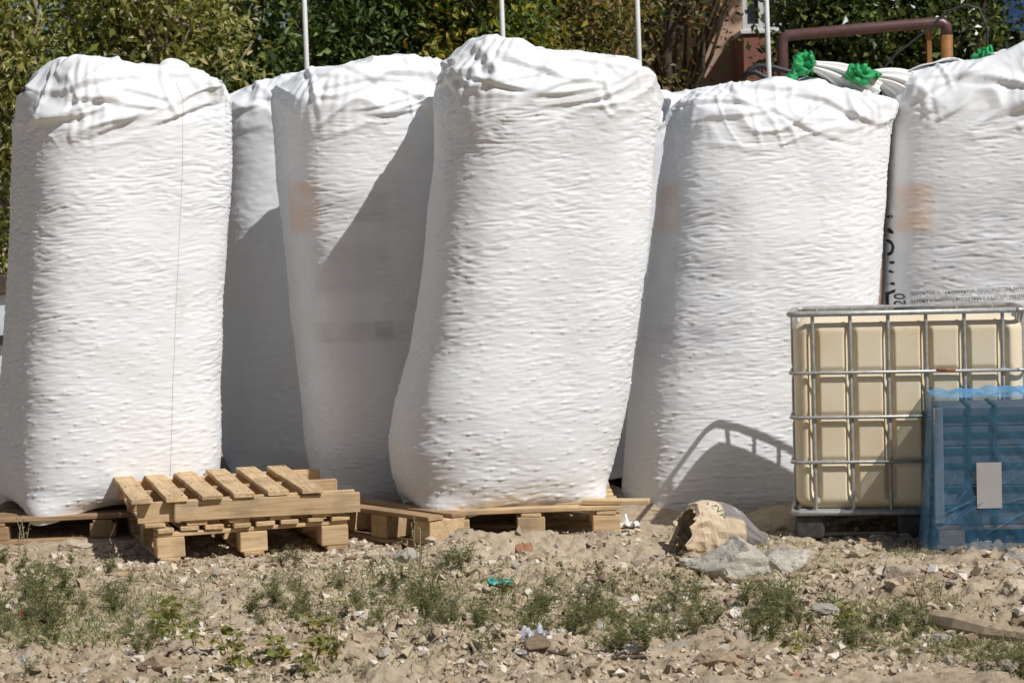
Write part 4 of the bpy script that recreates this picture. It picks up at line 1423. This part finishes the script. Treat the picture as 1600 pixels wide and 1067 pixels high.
litter(782, 922, 36, 18, 'plastic_scrap', 'crumpled turquoise plastic scrap on the dirt', M['teal'], 3)
M['foil'] = m_simple('grey_foil', (0.55, 0.56, 0.58), 0.35, 0.3, 0.2, 25)
litter(836, 1030, 40, 34, 'foil_wrapper', 'torn silver foil wrapper with a dark underside on the dirt', M['foil'], 8, 0.8)
litter(812, 1044, 34, 22, 'rubber_scrap', 'black rubber scrap tucked under the silver wrapper', M['rubber'], 14, 0.8)
litter(48, 1052, 34, 34, 'foil_wrapper', 'crumpled bright foil beside the cream coloured stone', M['foil'], 21, 0.9)
litter(38, 968, 16, 12, 'red_scrap', 'tiny red plastic scrap among the dense weeds', m_simple('red_plastic', (0.5, 0.03, 0.02), 0.4), 31)
litter(985, 826, 34, 28, 'fabric_scrap', 'pale fabric scrap caught under the corner of the middle pallet', M['bag_plain'], 41)
litter(1428, 846, 26, 14, 'paper_scrap', 'crumpled beige paper scrap by the caged tank', M['kraft2'], 44)
bp = box_me(0.30, 0.07, 0.02, 0.003, 1, 0.001, 9, 4)
pp = PG(150, 899); o = link('board_scrap', bp, M['wood'], None, (pp.x, pp.y, g1(pp.x, pp.y) + 0.012), (R(3), R(-2), R(4))); tag(o, 'short orange painted board scrap on the dirt before the stacked pallets', 'board')
pp = PG(985, 834); o = link('plank_offcut', box_me(0.34, 0.09, 0.022, 0.003, 1, 0.001, 12, 4), M['wood'], None, (0.50, 11.22, 0.178), (0, R(0.5), R(-8))); tag(o, 'loose pale plank offcut at the corner of the middle pallet', 'board')
pp = PG(1325, 838); o = link('broken_block', box_me(0.10, 0.08, 0.05, 0.006, 1, 0.002, 4), M['wood'], None, (1.63, 12.35, -0.03), (0, 0, R(15))); tag(o, 'pale sawn block lying beneath the caged tank', 'board')


# ------------------------------------------------------------------ gravel, one mass of tiny stones
def gravel(n, seed):
    r = np.random.default_rng(seed)
    ico = np.array([(i, j, k) for k in (-.75, .75) for j in (-.75, .75) for i in (-.75, .75)], float)
    fi = np.array([(0, 2, 3), (0, 3, 1), (4, 5, 7), (4, 7, 6), (0, 1, 5), (0, 5, 4), (2, 6, 7), (2, 7, 3), (0, 4, 6), (0, 6, 2), (1, 3, 7), (1, 7, 5)])
    y = 7.6 + (11.4 - 7.6) * r.random(n)
    x = (r.random(n) * 2 - 1) * (0.25 * y + 0.15)
    keep = pn(x * 1.7, y * 1.7, 3.3) + 0.5 * pn(x * 5, y * 5, 1.0) + r.random(n) * 0.9 > 0.28
    x, y = x[keep], y[keep]; n = len(x)
    s = 0.005 * (1 + r.pareto(1.7, n) * .62); s = np.minimum(s, 0.020)
    sc = s[:, None] * np.stack([r.uniform(.7, 1.4, n), r.uniform(.7, 1.2, n), r.uniform(.45, .9, n)], -1)
    an = r.random(n) * 6.283
    V = (ico[None] + r.normal(size=(n, 8, 3)) * .36) * sc[:, None]
    tl = r.normal(size=n) * .5
    V = np.stack([V[..., 0] * np.cos(tl)[:, None] + V[..., 2] * np.sin(tl)[:, None], V[..., 1], V[..., 2] * np.cos(tl)[:, None] - V[..., 0] * np.sin(tl)[:, None]], -1)
    ca, sa = np.cos(an)[:, None], np.sin(an)[:, None]
    X = V[..., 0] * ca - V[..., 1] * sa + x[:, None]
    Y = V[..., 0] * sa + V[..., 1] * ca + y[:, None]
    Z = V[..., 2] + (gh(x, y) + sc[:, 2] * .25)[:, None]
    Vv = np.stack([X, Y, Z], -1).reshape(-1, 3)
    Fc = (fi[None] + (np.arange(n) * 8)[:, None, None]).reshape(-1, 3)
    me = mesh_np('gravel', Vv, Fc, False)
    at = me.attributes.new('tint', 'FLOAT', 'POINT')
    at.data.foreach_set('value', np.repeat(r.random(n), 8).astype(np.float32))
    t = NT('gravel')
    c = t.ramp(t.attr('tint').outputs['Fac'], [(0, (0.24, 0.18, 0.13)), (0.35, (0.44, 0.345, 0.235)), (0.75, (0.59, 0.495, 0.365)), (0.95, (0.70, 0.65, 0.58)), (1, (0.40, 0.22, 0.15))])
    t.base(c); t.rough(0.95); t.b.inputs['Specular IOR Level'].default_value = 0.1
    o = link('gravel', me, t.m)
    tag(o, 'fine gravel and crumbs scattered over the dirt', 'gravel', kind='stuff')


gravel(30000, 5)


# ------------------------------------------------------------------ foliage helpers
def leaves_mesh(C, size, seed, up_bias=0.3, asp=0.5, tint=None, dirs=None):
    """a folded four-cornered leaf at each point of C"""
    r = np.random.default_rng(seed)
    n = len(C)
    size = np.broadcast_to(size, (n,)) * r.uniform(.5, 1.45, n)
    nrm = r.normal(size=(n, 3)) + np.array([0, 0, up_bias * 2.0]) + np.array([0.35, -0.45, 0.2]) * up_bias
    nrm /= np.linalg.norm(nrm, axis=1)[:, None]
    d = r.normal(size=(n, 3)) if dirs is None else dirs + r.normal(size=(n, 3)) * .3
    d -= nrm * (d * nrm).sum(1)[:, None]
    d /= np.linalg.norm(d, axis=1)[:, None] + 1e-9
    s = np.cross(nrm, d)
    L = size[:, None]
    a = C; tip = C + d * L - nrm * L * .12
    l = C + d * L * .45 + s * L * asp * .5 + nrm * L * .10
    q = C + d * L * .45 - s * L * asp * .5 + nrm * L * .10
    V = np.stack([a, q, tip, l], 1).reshape(-1, 3)
    k = np.arange(n)[:, None] * 4
    Fc = np.concatenate([k + np.array([0, 1, 2]), k + np.array([0, 2, 3])], 1).reshape(-1, 3)
    me = mesh_np('leaves', V, Fc, False)
    at = me.attributes.new('tint', 'FLOAT', 'POINT')
    tv = (r.random(n) if tint is None else np.clip(tint + r.normal(size=n) * .22, 0, 1))
    at.data.foreach_set('value', np.repeat(tv, 4).astype(np.float32))
    return me


def make_tree(label, name, X, Y, blobs, nleaf, leaf, mat, seed, bark='bark', per=58, spread=0.15, trunk_r=0.06, trunk_top=3.2, asp=0.5, twigs=16, up_bias=0.3, group='trees beyond the bags'):
    """blobs: (dx, dy, z, rx, ry, rz, share) crown masses"""
    r = np.random.default_rng(seed)
    root = empty(name, (X, Y, 0))
    tag(root, label, 'tree', group)
    tot = sum(b[6] for b in blobs)
    C, T, ctr = [], [], []
    for (dx, dy, z, rx, ry, rz, sh) in blobs:
        nl = int(nleaf * sh / tot); nc = max(3, nl // per)
        p = r.normal(size=(nc, 3)); p /= np.linalg.norm(p, axis=1)[:, None]
        p *= (r.random(nc) ** (1 / 2.0))[:, None]
        cc = p * np.array([rx, ry, rz]) + np.array([dx, dy, z])
        cc = cc[cc[:, 2] > 0.25]
        ctr.append(cc)
        ct = r.random(len(cc))
        k = r.integers(0, len(cc), nl)
        sp = spread * (0.6 + 0.8 * r.random(len(cc)))
        C.append(cc[k] + r.normal(size=(nl, 3)) * sp[k][:, None] * np.array([1, 1, .7])); T.append(ct[k] * .7 + .15)
    C = np.concatenate(C); T = np.concatenate(T); ctr = np.concatenate(ctr)
    C[:, 2] = np.maximum(C[:, 2], 0.05)
    link('crown', leaves_mesh(C, leaf, seed, up_bias, asp, T), mat, root)
    t = MB()
    tp = [Vector((0, 0, -0.05))]
    for i in range(1, 7):
        tp.append(Vector((r.normal() * .05 * i, r.normal() * .05 * i, trunk_top * i / 6)))
    t.tube(tp, [trunk_r * (1 - .11 * i) for i in range(7)], 8)
    for k in range(twigs):
        c = Vector(ctr[r.integers(0, len(ctr))])
        q = tp[min(5, max(1, int(c.z / trunk_top * 6) - 1))]
        mid = q.lerp(c, .5) + Vector((r.normal() * .15, r.normal() * .15, .1))
        e = c + Vector((r.normal() * .12, r.normal() * .12, .15))
        t.tube([q, q.lerp(mid, .5), mid, mid.lerp(e, .6), e], [trunk_r * .42, trunk_r * .34, trunk_r * .26, trunk_r * .18, trunk_r * .08], 5)
    link('trunk', t.me(), M[bark], root)
    return root


def uX(u, Y): return P(u, 60, Y).x


make_tree('olive green leafy shrub tree behind the bag on the dark pallet', 'shrub_tree', uX(30, 17.5), 17.6, [(-.5, 0, 2.9, 1.1, .8, 1.0, 2.2), (.1, 0, 1.3, 1.1, .8, .9, .9), (0, 0.2, 4.6, 1.2, .9, 1.0, .7)], 14500, 0.078, M['leafA'], 1, 'palebark')
make_tree('olive shrub tree with pale bare twigs standing beside a dark hollow', 'shrub_tree', uX(225, 17.5), 17.8, [(0, 0, 3.0, .78, .7, .95, 2.2), (0.1, 0, 1.4, .7, .7, .8, .6), (0, 0.2, 4.7, 1.0, .8, .9, .7)], 12500, 0.076, M['leafA'], 2, 'palebark', twigs=26)
make_tree('dark green broadleaf tree behind the diagonally shadowed bag', 'broadleaf_tree', uX(585, 19), 19.0, [(0, 0, 3.1, .62, .6, .9, 2.2), (0, 0, 1.6, .8, .6, .8, .6), (0, 0.2, 5.0, 1.2, .9, 1.1, .9)], 14000, 0.085, M['leafB'], 3)
make_tree('yellowing green tree behind the peaked top of the leaning bag', 'broadleaf_tree', uX(755, 18.6), 18.8, [(0, 0, 3.1, .55, .6, .9, 2.2), (0, 0, 1.6, .7, .6, .8, .5), (0, 0.2, 4.9, .9, .9, 1.0, .7)], 11000, 0.08, M['leafC'], 4)
make_tree('brownish sparse tree with thin twigs between two white poles', 'broadleaf_tree', uX(915, 19.4), 19.6, [(0, 0, 3.1, .58, .6, .9, 2.2), (0, 0, 1.7, .7, .6, .7, .5), (0, 0.2, 5.0, .9, .8, 1.0, .6)], 9500, 0.066, M['leafD'], 5, 'palebark', twigs=34)
make_tree('thin open tree with dark forked branches before the pink house', 'broadleaf_tree', uX(1065, 20.5), 20.6, [(-.2, 0, 3.4, .42, .4, .8, 1.3), (.35, 0, 3.7, .45, .4, .6, .7), (0, 0, 2.1, .5, .5, .5, .5), (0, 0.2, 5.3, .9, .8, .9, .6)], 3000, 0.062, M['leafD'], 6, 'bark', twigs=40, trunk_r=0.075, trunk_top=4.5)
make_tree('dense glossy evergreen behind the brown overhead pipe', 'evergreen_tree', uX(1330, 20), 20.3, [(0, 0, 3.2, .62, .6, .95, 2.2), (0, 0, 1.7, .8, .6, .8, .4), (0, 0.2, 5.0, .9, .8, 1.0, .8)], 12500, 0.075, M['leafE'], 7, asp=.65)
make_tree('glossy dark tree between the pipe elbow and the blue container', 'evergreen_tree', uX(1500, 20), 20.4, [(0, 0, 3.2, .55, .6, .95, 2.2), (0, 0, 1.7, .7, .6, .8, .4), (0, 0.2, 5.0, .9, .8, 1.0, .8)], 11000, 0.075, M['leafE'], 8, asp=.65)
for k, (u, Y, rx) in enumerate(((-60, 22.5, 1.6), (300, 23.0, 1.5), (480, 24.2, 1.6), (400, 26.0, 2.2), (640, 23.5, 1.5), (880, 24.5, 1.3), (1400, 23.5, 1.3), (1620, 23.5, 1.2))):
    make_tree(['tall dark tree behind the left olive shrub', 'tall dark tree behind the olive shrub with pale bare twigs', 'tall dark tree filling the dark hollow beside the first white pole', 'tall dark tree deep behind the dark hollow', 'tall dark tree rising behind the dark broadleaf tree', 'tall dark tree behind the brownish twiggy tree', 'tall dark tree behind the glossy evergreen', 'tall dark tree behind the blue container'][k],
              'tall_tree', uX(u, Y), Y, [(0, 0, 3.4, rx, .8, 1.5, 2.0), (0, 0, 1.6, rx, .8, 1.0, .6), (0, -2.0 if k < 5 else 1.5, 8.2, 2.2 if k < 5 else 1.0, 2.8 if k < 5 else 1.0, 1.5, 1.8 if k < 5 else .3)], 9500, 0.105, M['leafB'], 20 + k, trunk_r=0.13, trunk_top=7.0, spread=.24, asp=.6)  # first trees carry an unseen forward crown mass overhead, added to shade the gaps

# ------------------------------------------------------------------ background things
for k, (u, Y, lb) in enumerate(((478, 16.2, 'slim white pole standing before the dark hollow in the trees'), (787, 16.2, 'slim white pole rising behind the peak of the leaning bag'),
                                (1000, 16.2, 'slim white pole behind the drooping right shoulder of the leaning bag'), (1203, 16.2, 'slim white pole in front of the house window'))):
    r_ = empty('white_pole', (uX(u, Y), Y, 0)); tag(r_, lb, 'pole', 'slim white poles behind the bags')
    lean = R(0.4 + 0.25 * k)
    t = MB(); t.tube([(0, 0, -.05), (-0.004 * k, 0, 2.5), (-0.012 * k - .01, 0, 5.2)], 0.018, 12); link('shaft', t.me(), M['white_paint'], r_)
    t = MB(); t.tube([(-.03, 0, 3.27), (-.034, 0, 3.42)], 0.018, 8)
    if k in (1, 2): link('bracket', t.me(), M['white_paint'], r_)

# pipe frame
pr = empty('overhead_pipe', (uX(1225, 18.5), 18.5, 0)); tag(pr, 'brown overhead pipe bent down at a rusty orange leg', 'pipe')
o_ = Vector(pr.location)
def rel(u, v, Y=18.5): return P(u, v, Y) - o_
a, b = rel(1222, 56), rel(1462, 36)
pts = [Vector((a.x, 0, -.05)), Vector((a.x, 0, a.z - .06)), Vector((a.x + .02, 0, a.z - .015)), Vector((a.x + .07, 0, a.z))]
e = rel(1479, 50)
pts2 = [b + Vector((0.0, 0, 0)), b + Vector((.05, 0, -.004)), b + Vector((.085, 0, -.03)), Vector((e.x, 0, e.z - .03))]
t = MB(); t.tube(pts + [a.lerp(b, .5)] + pts2, 0.047, 14); link('pipe_run', t.me(), M['brown_paint'], pr)
t = MB(); t.tube([Vector((e.x, 0, e.z - .028)), Vector((e.x, 0, -.05))], 0.049, 14); link('pipe_leg', t.me(), M['orange_paint'], pr)
q = rel(1453, 60)
link('support_post', box_me(0.04, 0.04, q.z + .12, 0.003), M['orange_paint'], pr, (q.x, 0.05, (q.z + .12) / 2 - .02))
hr = empty('black_hose', (uX(1170, 17.5), 17.5, 0)); tag(hr, 'coiled black hose seen above the bag with green ties', 'hose')
ho = Vector(hr.location)
t = MB(); t.tube([P(1160, 125, 17.5) - ho, P(1172, 109, 17.5) - ho, P(1186, 103, 17.5) - ho, P(1210, 106, 17.5) - ho, P(1238, 114, 17.5) - ho, P(1270, 125, 17.5) - ho, P(1300, 260, 17.5) - ho], 0.022, 9)
t.tube([P(1165, 116, 17.45) - ho, P(1180, 113, 17.45) - ho, P(1200, 124, 17.45) - ho, P(1215, 134, 17.45) - ho, P(1230, 260, 17.45) - ho, Vector((.3, -.05, 0))], 0.024, 9)
link('hose_coil', t.me(), M['rubber'], hr)
cb = empty('slack_cable', (uX(1440, 17.8), 17.8, 0)); tag(cb, 'thin black cable arching over the brown pipe', 'cable')
co = Vector(cb.location)
t = MB(); t.tube([Vector((-0.9, 0, 0)), P(1360, 130, 17.8) - co, P(1400, 85, 17.8) - co, P(1455, 42, 17.8) - co, P(1480, 18, 17.8) - co, P(1510, 8, 17.8) - co, P(1530, 14, 17.8) - co, P(1542, 45, 17.8) - co, Vector((.55, 0, 0))], 0.010, 8)
link('cable_run', t.me(), M['rubber'], cb)
# blue container
bc = empty('blue_container', (uX(1660, 21), 22.2, 0)); tag(bc, 'dark blue ribbed metal container beyond the bags', 'container')
t = MB(); xw = 1.06
zs0 = [0.1, 2.62, 3.12, 5.6]
prof = []
nrib = 16
for i in range(nrib):
    x0 = -0.55 + i * 0.30
    prof += [(x0, 0), (x0 + .10, 0), (x0 + .14, .035), (x0 + .26, .035), (x0 + .30, 0)]
for (z0, z1) in ((0.1, 2.78), (3.15, 5.6)):
    V_, F_ = [], []
    for (x, y) in prof: V_ += [(x, y - 1.2, z0), (x, y - 1.2, z1)]
    for i in range(len(prof) - 1): F_.append((2 * i, 2 * i + 2, 2 * i + 3, 2 * i + 1))
    xb = prof[-1][0]
    V_ += [(xb, 1.2, z0), (xb, 1.2, z1), (-.55, 1.2, z0), (-.55, 1.2, z1)]
    n0 = 2 * (len(prof) - 1); nb_ = 2 * len(prof)
    F_ += [(n0, nb_, nb_ + 1, n0 + 1), (nb_, nb_ + 2, nb_ + 3, nb_ + 1), (nb_ + 2, 0, 1, nb_ + 3)]
    t.add(V_, F_)
link('ribbed_shell', t.me('s', False), M['blue_paint'], bc)
link('frame_rail', box_me(4.5, 2.38, .10, .01), M['dark_plastic'], bc, (1.85, 0, 2.84))
link('frame_rail', box_me(4.5, 2.38, .10, .01), M['dark_plastic'], bc, (1.85, 0, 3.09))
link('frame_rail', box_me(4.5, 2.38, .10, .01), M['dark_plastic'], bc, (1.85, 0, .05))
for x in (-.52, 0.9, 2.4):
    link('corner_post', box_me(.08, 2.3, .16, .005), M['dark_plastic'], bc, (x, 0, 2.965))

# pink house with white glazed balcony
hY = 27.0
hs = empty('pink_house', (uX(1040, hY), hY, 0)); tag(hs, 'pink plastered house with a white framed glazed balcony and red panel', 'house')
hx = Vector(hs.location)
wl_, wr_ = uX(985, hY) - hx.x, uX(1700, hY) - hx.x
link('wall', box_me(wr_ - wl_, 6, 9, .01), M['pink'], hs, ((wl_ + wr_) / 2, 3.0, 4.5))
link('roof', box_me(wr_ - wl_ + .5, 6.6, .3, .02), M['brown_paint'], hs, ((wl_ + wr_) / 2, 3.0, 9.152))
bl, br = uX(1160, 26) - hx.x, uX(1260, 26) - hx.x
zs1 = P(1205, 46, 26).z
link('balcony_panel', box_me(br - bl, 1.0, .95, .01), M['redwall'], hs, ((bl + br) / 2, -.52, zs1 - .53))
link('balcony_sill', box_me(br - bl + .06, 1.06, .05, .008), M['white_paint'], hs, ((bl + br) / 2, -.52, zs1 - .026))
link('balcony_roof', box_me(br - bl + .1, 1.1, .1, .008), M['white_paint'], hs, ((bl + br) / 2, -.53, zs1 + 1.55))
nw = 3
for k in range(nw):
    x0 = bl + (br - bl) * k / nw; x1 = bl + (br - bl) * (k + 1) / nw
    t = MB()
    hh = 1.5
    for xx in (x0 + .03, x1 - .03): t.box((xx, -1.0, zs1 + hh / 2 + .001), (.055, .06, hh - .002))
    t.box(((x0 + x1) / 2, -1.0, zs1 + .032), (x1 - x0 - .118, .06, .06)); t.box(((x0 + x1) / 2, -1.0, zs1 + hh - .032), (x1 - x0 - .118, .06, .06))
    f_ = link('window_frame', t.me('f', False), M['white_paint'], hs)
    link('pane', box_me(x1 - x0 - .10, .012, hh - .11, 0), M['glass'], f_, ((x0 + x1) / 2, -.995, zs1 + hh / 2))
    t = MB(); t.box(((x0 + x1) / 2 - .03, -.93, zs1 + .45), (.16, .01, .75))
    link('curtain', t.me('c', False), M['white_paint'], f_)

# pale sheet fence at the far left
fe = empty('sheet_fence', (-3.98, 18.2 - 1.8, 0)); tag(fe, 'white metal sheet fence with a brown top beam beside the left bag', 'fence')
for k in range(8):
    link('fence_panel', box_me(.49, .03, 1.1, .004), M.setdefault('fencewhite', m_simple('pale_blue_white_sheet', (0.66, 0.72, 0.76), .5, 0, .08, 6)), fe, (-k * .5 + .05, 0, .58))
link('fence_rail', box_me(4.1, .05, .07, .004), M['rubber'], fe, (-1.7, -.04, .80))
link('top_beam', box_me(4.1, .14, .14, .01), M['bark'], fe, (-1.7, 0, 1.205))
for k in range(3): link('fence_post', box_me(.06, .06, 1.13, .004), M['oldwood'], fe, (-k * 1.6 + .1, .06, .565))

# ------------------------------------------------------------------ weeds
def weed_bushy(seed, h=0.22, nst=9, leaf=0.022):
    r = np.random.default_rng(seed)
    st = MB(); C, D = [], []
    for k in range(nst):
        a = r.uniform(0, 6.283); sp = r.uniform(.15, .75)
        hh = h * r.uniform(.5, 1.0)
        p = [Vector((0, 0, -0.01))]
        for i in range(1, 6):
            t = i / 5
            p.append(Vector((math.cos(a) * sp * hh * t ** 1.3, math.sin(a) * sp * hh * t ** 1.3, hh * t * (1 - .12 * t))) + Vector(r.normal(size=3) * .006))
        st.tube(p, [.0022 * (1 - .14 * i) for i in range(6)], 4)
        for q in range(17):
            t = r.uniform(.12, 1.0) * 5; i = min(4, int(t)); c = p[i].lerp(p[i + 1], t - i)
            b = r.normal(size=3); b[2] = abs(b[2]) * .5; b /= np.linalg.norm(b)
            o = np.array(c)
            if r.random() < .6:
                L = r.uniform(.01, .05) * h / .22
                C.append(o + b * L * .6); D.append(b); C.append(o + b * L); D.append(b)
            C.append(o); D.append(b)
    me = leaves_mesh(np.array(C), leaf, seed, .3, .2, None, np.array(D))
    return st.me(), me


def weed_seedling(seed, h=0.16):
    r = np.random.default_rng(seed)
    st = MB(); C, D = [], []
    for k in range(3):
        a = r.uniform(0, 6.28); hh = h * r.uniform(.6, 1)
        p = [Vector((0, 0, -.01)), Vector((math.cos(a) * .02, math.sin(a) * .02, hh * .5)), Vector((math.cos(a) * .04, math.sin(a) * .04, hh))]
        st.tube(p, [.0025, .002, .0012], 4)
        for q in range(8):
            t = r.uniform(.3, 1) * 2; i = min(1, int(t)); c = np.array(p[i].lerp(p[i + 1], t - i))
            b = r.normal(size=3); b[2] = abs(b[2]) * .3; b /= np.linalg.norm(b)
            C.append(c + b * .012); D.append(b)
    return st.me(), leaves_mesh(np.array(C), 0.045, seed, 1.0, .8, None, np.array(D))


def weed_stalk(seed, h=0.26):
    r = np.random.default_rng(seed)
    st = MB(); C, D = [], []
    for k in range(3):
        a = r.uniform(0, 6.28); hh = h * r.uniform(.55, 1); ln = r.uniform(.05, .3)
        p = [Vector((math.cos(a) * ln * hh * t ** 1.5, math.sin(a) * ln * hh * t ** 1.5, hh * t - .01)) for t in (0, .3, .6, .85, 1)]
        st.tube(p, [.0026, .0023, .002, .0016, .001], 4)
        for q in range(16):
            t = r.uniform(.35, 1) * 4; i = min(3, int(t)); c = np.array(p[i].lerp(p[i + 1], t - i))
            b = r.normal(size=3); b[2] = abs(b[2]) + .6; b /= np.linalg.norm(b)
            C.append(c); D.append(b)
    return st.me(), leaves_mesh(np.array(C), 0.016, seed, .2, .35, None, np.array(D))


WB = [weed_bushy(900 + k, 0.17 + 0.03 * (k % 4), 6 + 2 * (k % 3), 0.020 + .003 * (k % 3)) for k in range(8)]
WS = [weed_seedling(930 + k) for k in range(4)]
WT = [weed_stalk(950 + k) for k in range(5)]
for st, lf in WB: st.materials.append(M['stem']); lf.materials.append(M['weedA'])
for st, lf in WS: st.materials.append(M['stem']); lf.materials.append(M['weedB'])
for st, lf in WT: st.materials.append(M['drystem']); lf.materials.append(M['grass'])


def put_weed(kind, u, v, sc, name, label, group, r):
    p = PG(u, v, 0.02)
    st, lf = r.choice(kind)
    o = empty(name, (p.x, p.y, g1(p.x, p.y)), (R(r.uniform(-8, 8)), R(r.uniform(-8, 8)), R(r.uniform(0, 360))))
    o.scale = (sc * r.uniform(.95, 1.25), sc * r.uniform(.95, 1.25), sc)
    tag(o, label, 'weed', group)
    for nm, me in (('stem', st), ('foliage', lf)):
        c = bpy.data.objects.new(nm, me); col.objects.link(c); c.parent = o


rw = random.Random(8)
WSC = 0.84
PATCH = [  # u0,u1,v0,v1,count,scale, label
    (-20, 150, 925, 1008, 26, .72, 'green feathery weed in the dense patch left of the stacked pallets', 'weeds in the dense left patch'),
    (-20, 120, 880, 925, 7, .6, 'small feathery weed on the rubble before the dark left pallet', 'small weeds before the dark left pallet'),
    (170, 290, 930, 1000, 6, .55, 'sparse feathery weed on the bare dirt below the stacked pallets', 'sparse weeds below the stacked pallets'),
    (395, 470, 925, 965, 6, .55, 'short green weed between bare dirt and the tall weed patch', 'short weeds beside the tall patch'),
    (500, 690, 890, 965, 24, .78, 'tall feathery weed in the patch between stacked and middle pallet', 'weeds in the tall middle patch'),
    (660, 760, 965, 1005, 7, .6, 'weed on the strip joining the tall and the broad weed patch', 'weeds on the joining strip'),
    (740, 1070, 935, 1008, 36, .70, 'grey green weed in the broad patch below the turquoise scrap', 'weeds in the broad patch'),
    (930, 1040, 1008, 1032, 6, .6, 'weed straggling out in front of the broad patch', 'weeds straggling from the broad patch'),
    (1170, 1238, 935, 985, 10, .85, 'dense dark green weed clump stem below the concrete chunks', 'weeds of the clump below the concrete chunks'),
    (1330, 1480, 975, 1018, 15, .58, 'low weed beside the split log on the open dirt', 'low weeds beside the log'),
    (1545, 1620, 1045, 1066, 6, .6, 'weed at the bare corner in front of the log', 'weeds in front of the log'),
]
for (u0, u1, v0, v1, n_, sc, lb, gp) in PATCH:
    for k in range(int(n_ * 1.7)):
        put_weed(WB, rw.gauss((u0 + u1) / 2, (u1 - u0) * .36), min(1066, rw.gauss((v0 + v1) / 2, (v1 - v0) * .36)), WSC * sc * rw.uniform(.4, 1.25), 'feathery_weed', lb, gp, rw)
for (u, v, sc) in ((485, 1000, 1), (500, 1020, 1.1), (515, 1010, .9), (490, 1048, 1), (525, 1035, .8), (478, 1062, .9)):
    put_weed(WS, u, v, sc * .72, 'broadleaf_seedling', 'yellow green seedling with round leaves in the front dirt by the earth clod', 'seedlings by the earth clod', rw)
for (u, v, sc) in ((258, 985, .9), (275, 975, .8), (245, 1000, .7), (358, 1028, .9), (372, 1045, .9), (305, 1020, .7), (435, 1035, .8)):
    put_weed(WS, u, v, sc, 'broadleaf_seedling', 'yellow green seedling with round leaves on bare earth near the tan cobble', 'seedlings near the tan cobble', rw)
for (u, v, sc) in ((1312, 985, .7), (1325, 992, .6), (1240, 1040, .6)):
    put_weed(WS, u, v, sc, 'broadleaf_seedling', 'small bright seedling on the open dirt beside the low weeds', 'seedlings beside the low weeds', rw)
for (u, v, sc) in ((40, 858, .95), (28, 866, .7), (345, 895, .55), (330, 898, .5), (205, 900, .6)):
    put_weed(WT, u, v, sc, 'dry_stalk', 'pale dry stalk standing by the pallets on the shaded dirt', 'dry stalks by the pallets', rw)
for (u, v, sc) in ((622, 868, .6), (648, 862, .75), (655, 900, 1.0), (640, 905, .9)):
    put_weed(WT, u, v, sc, 'dry_stalk', 'tall thin stalk rising from the weeds before the middle pallet', 'stalks before the middle pallet', rw)
for (u, v, sc) in ((1000, 930, .6), (1060, 925, .6), (1440, 960, .8), (890, 945, .6), (110, 930, .7), (360, 975, .6)):
    put_weed(WT, u, v, sc, 'dry_stalk', 'thin dry stalk on open ground among scattered stones', 'dry stalks on open ground', rw)


def grass_stuff(n, seed):
    r = np.random.default_rng(seed)
    v = r.uniform(868, 1075, n); u = r.uniform(-40, 1640, n)
    Y = CAM_H * F_PX / (v - HOR); X = (u - CX) / F_PX * Y
    dens = pn(X * 1.1 + 4, Y * 1.1, 2.5) + .4 * pn(X * 4, Y * 4, 1.5)
    for (u0, u1, v0, v1, _, _, _, _) in PATCH:
        dens += 0.75 * sstep(30, 0, np.maximum(np.abs(u - (u0 + u1) / 2) - (u1 - u0) / 2, 0)) * sstep(16, 0, np.maximum(np.abs(v - (v0 + v1) / 2) - (v1 - v0) / 2, 0))
    keep = dens + r.normal(size=n) * .25 > 0.42
    X, Y = X[keep], Y[keep]; n = len(X)
    Z = gh(X, Y)
    h = r.uniform(.008, .034, n) * (1 + .6 * (r.random(n) > .9))
    a = r.uniform(0, 6.283, n); ln = r.uniform(.4, 2.2, n) * h
    b = np.stack([X, Y, Z - .003], -1)
    s = np.stack([np.cos(a + 1.5), np.sin(a + 1.5), np.zeros(n)], -1) * .0021
    mid = b + np.stack([np.cos(a) * ln * .35, np.sin(a) * ln * .35, h * .6], -1)
    tip = b + np.stack([np.cos(a) * ln, np.sin(a) * ln, h * .95], -1)
    V = np.stack([b - s, b + s, mid + s * .8, mid - s * .8, tip], 1).reshape(-1, 3)
    k = np.arange(n)[:, None] * 5
    Fc = np.concatenate([k + np.array([0, 1, 2]), k + np.array([0, 2, 3]), k + np.array([3, 2, 4])], 1).reshape(-1, 3)
    me = mesh_np('grass', V, Fc, False)
    at = me.attributes.new('tint', 'FLOAT', 'POINT')
    at.data.foreach_set('value', np.repeat(np.clip(r.normal(.5, .3, n), 0, 1), 5).astype(np.float32))
    o = link('sparse_grass', me, M['grass'])
    tag(o, 'sparse short grass and dry blades on the dirt', 'grass', kind='stuff')


grass_stuff(75000, 6)
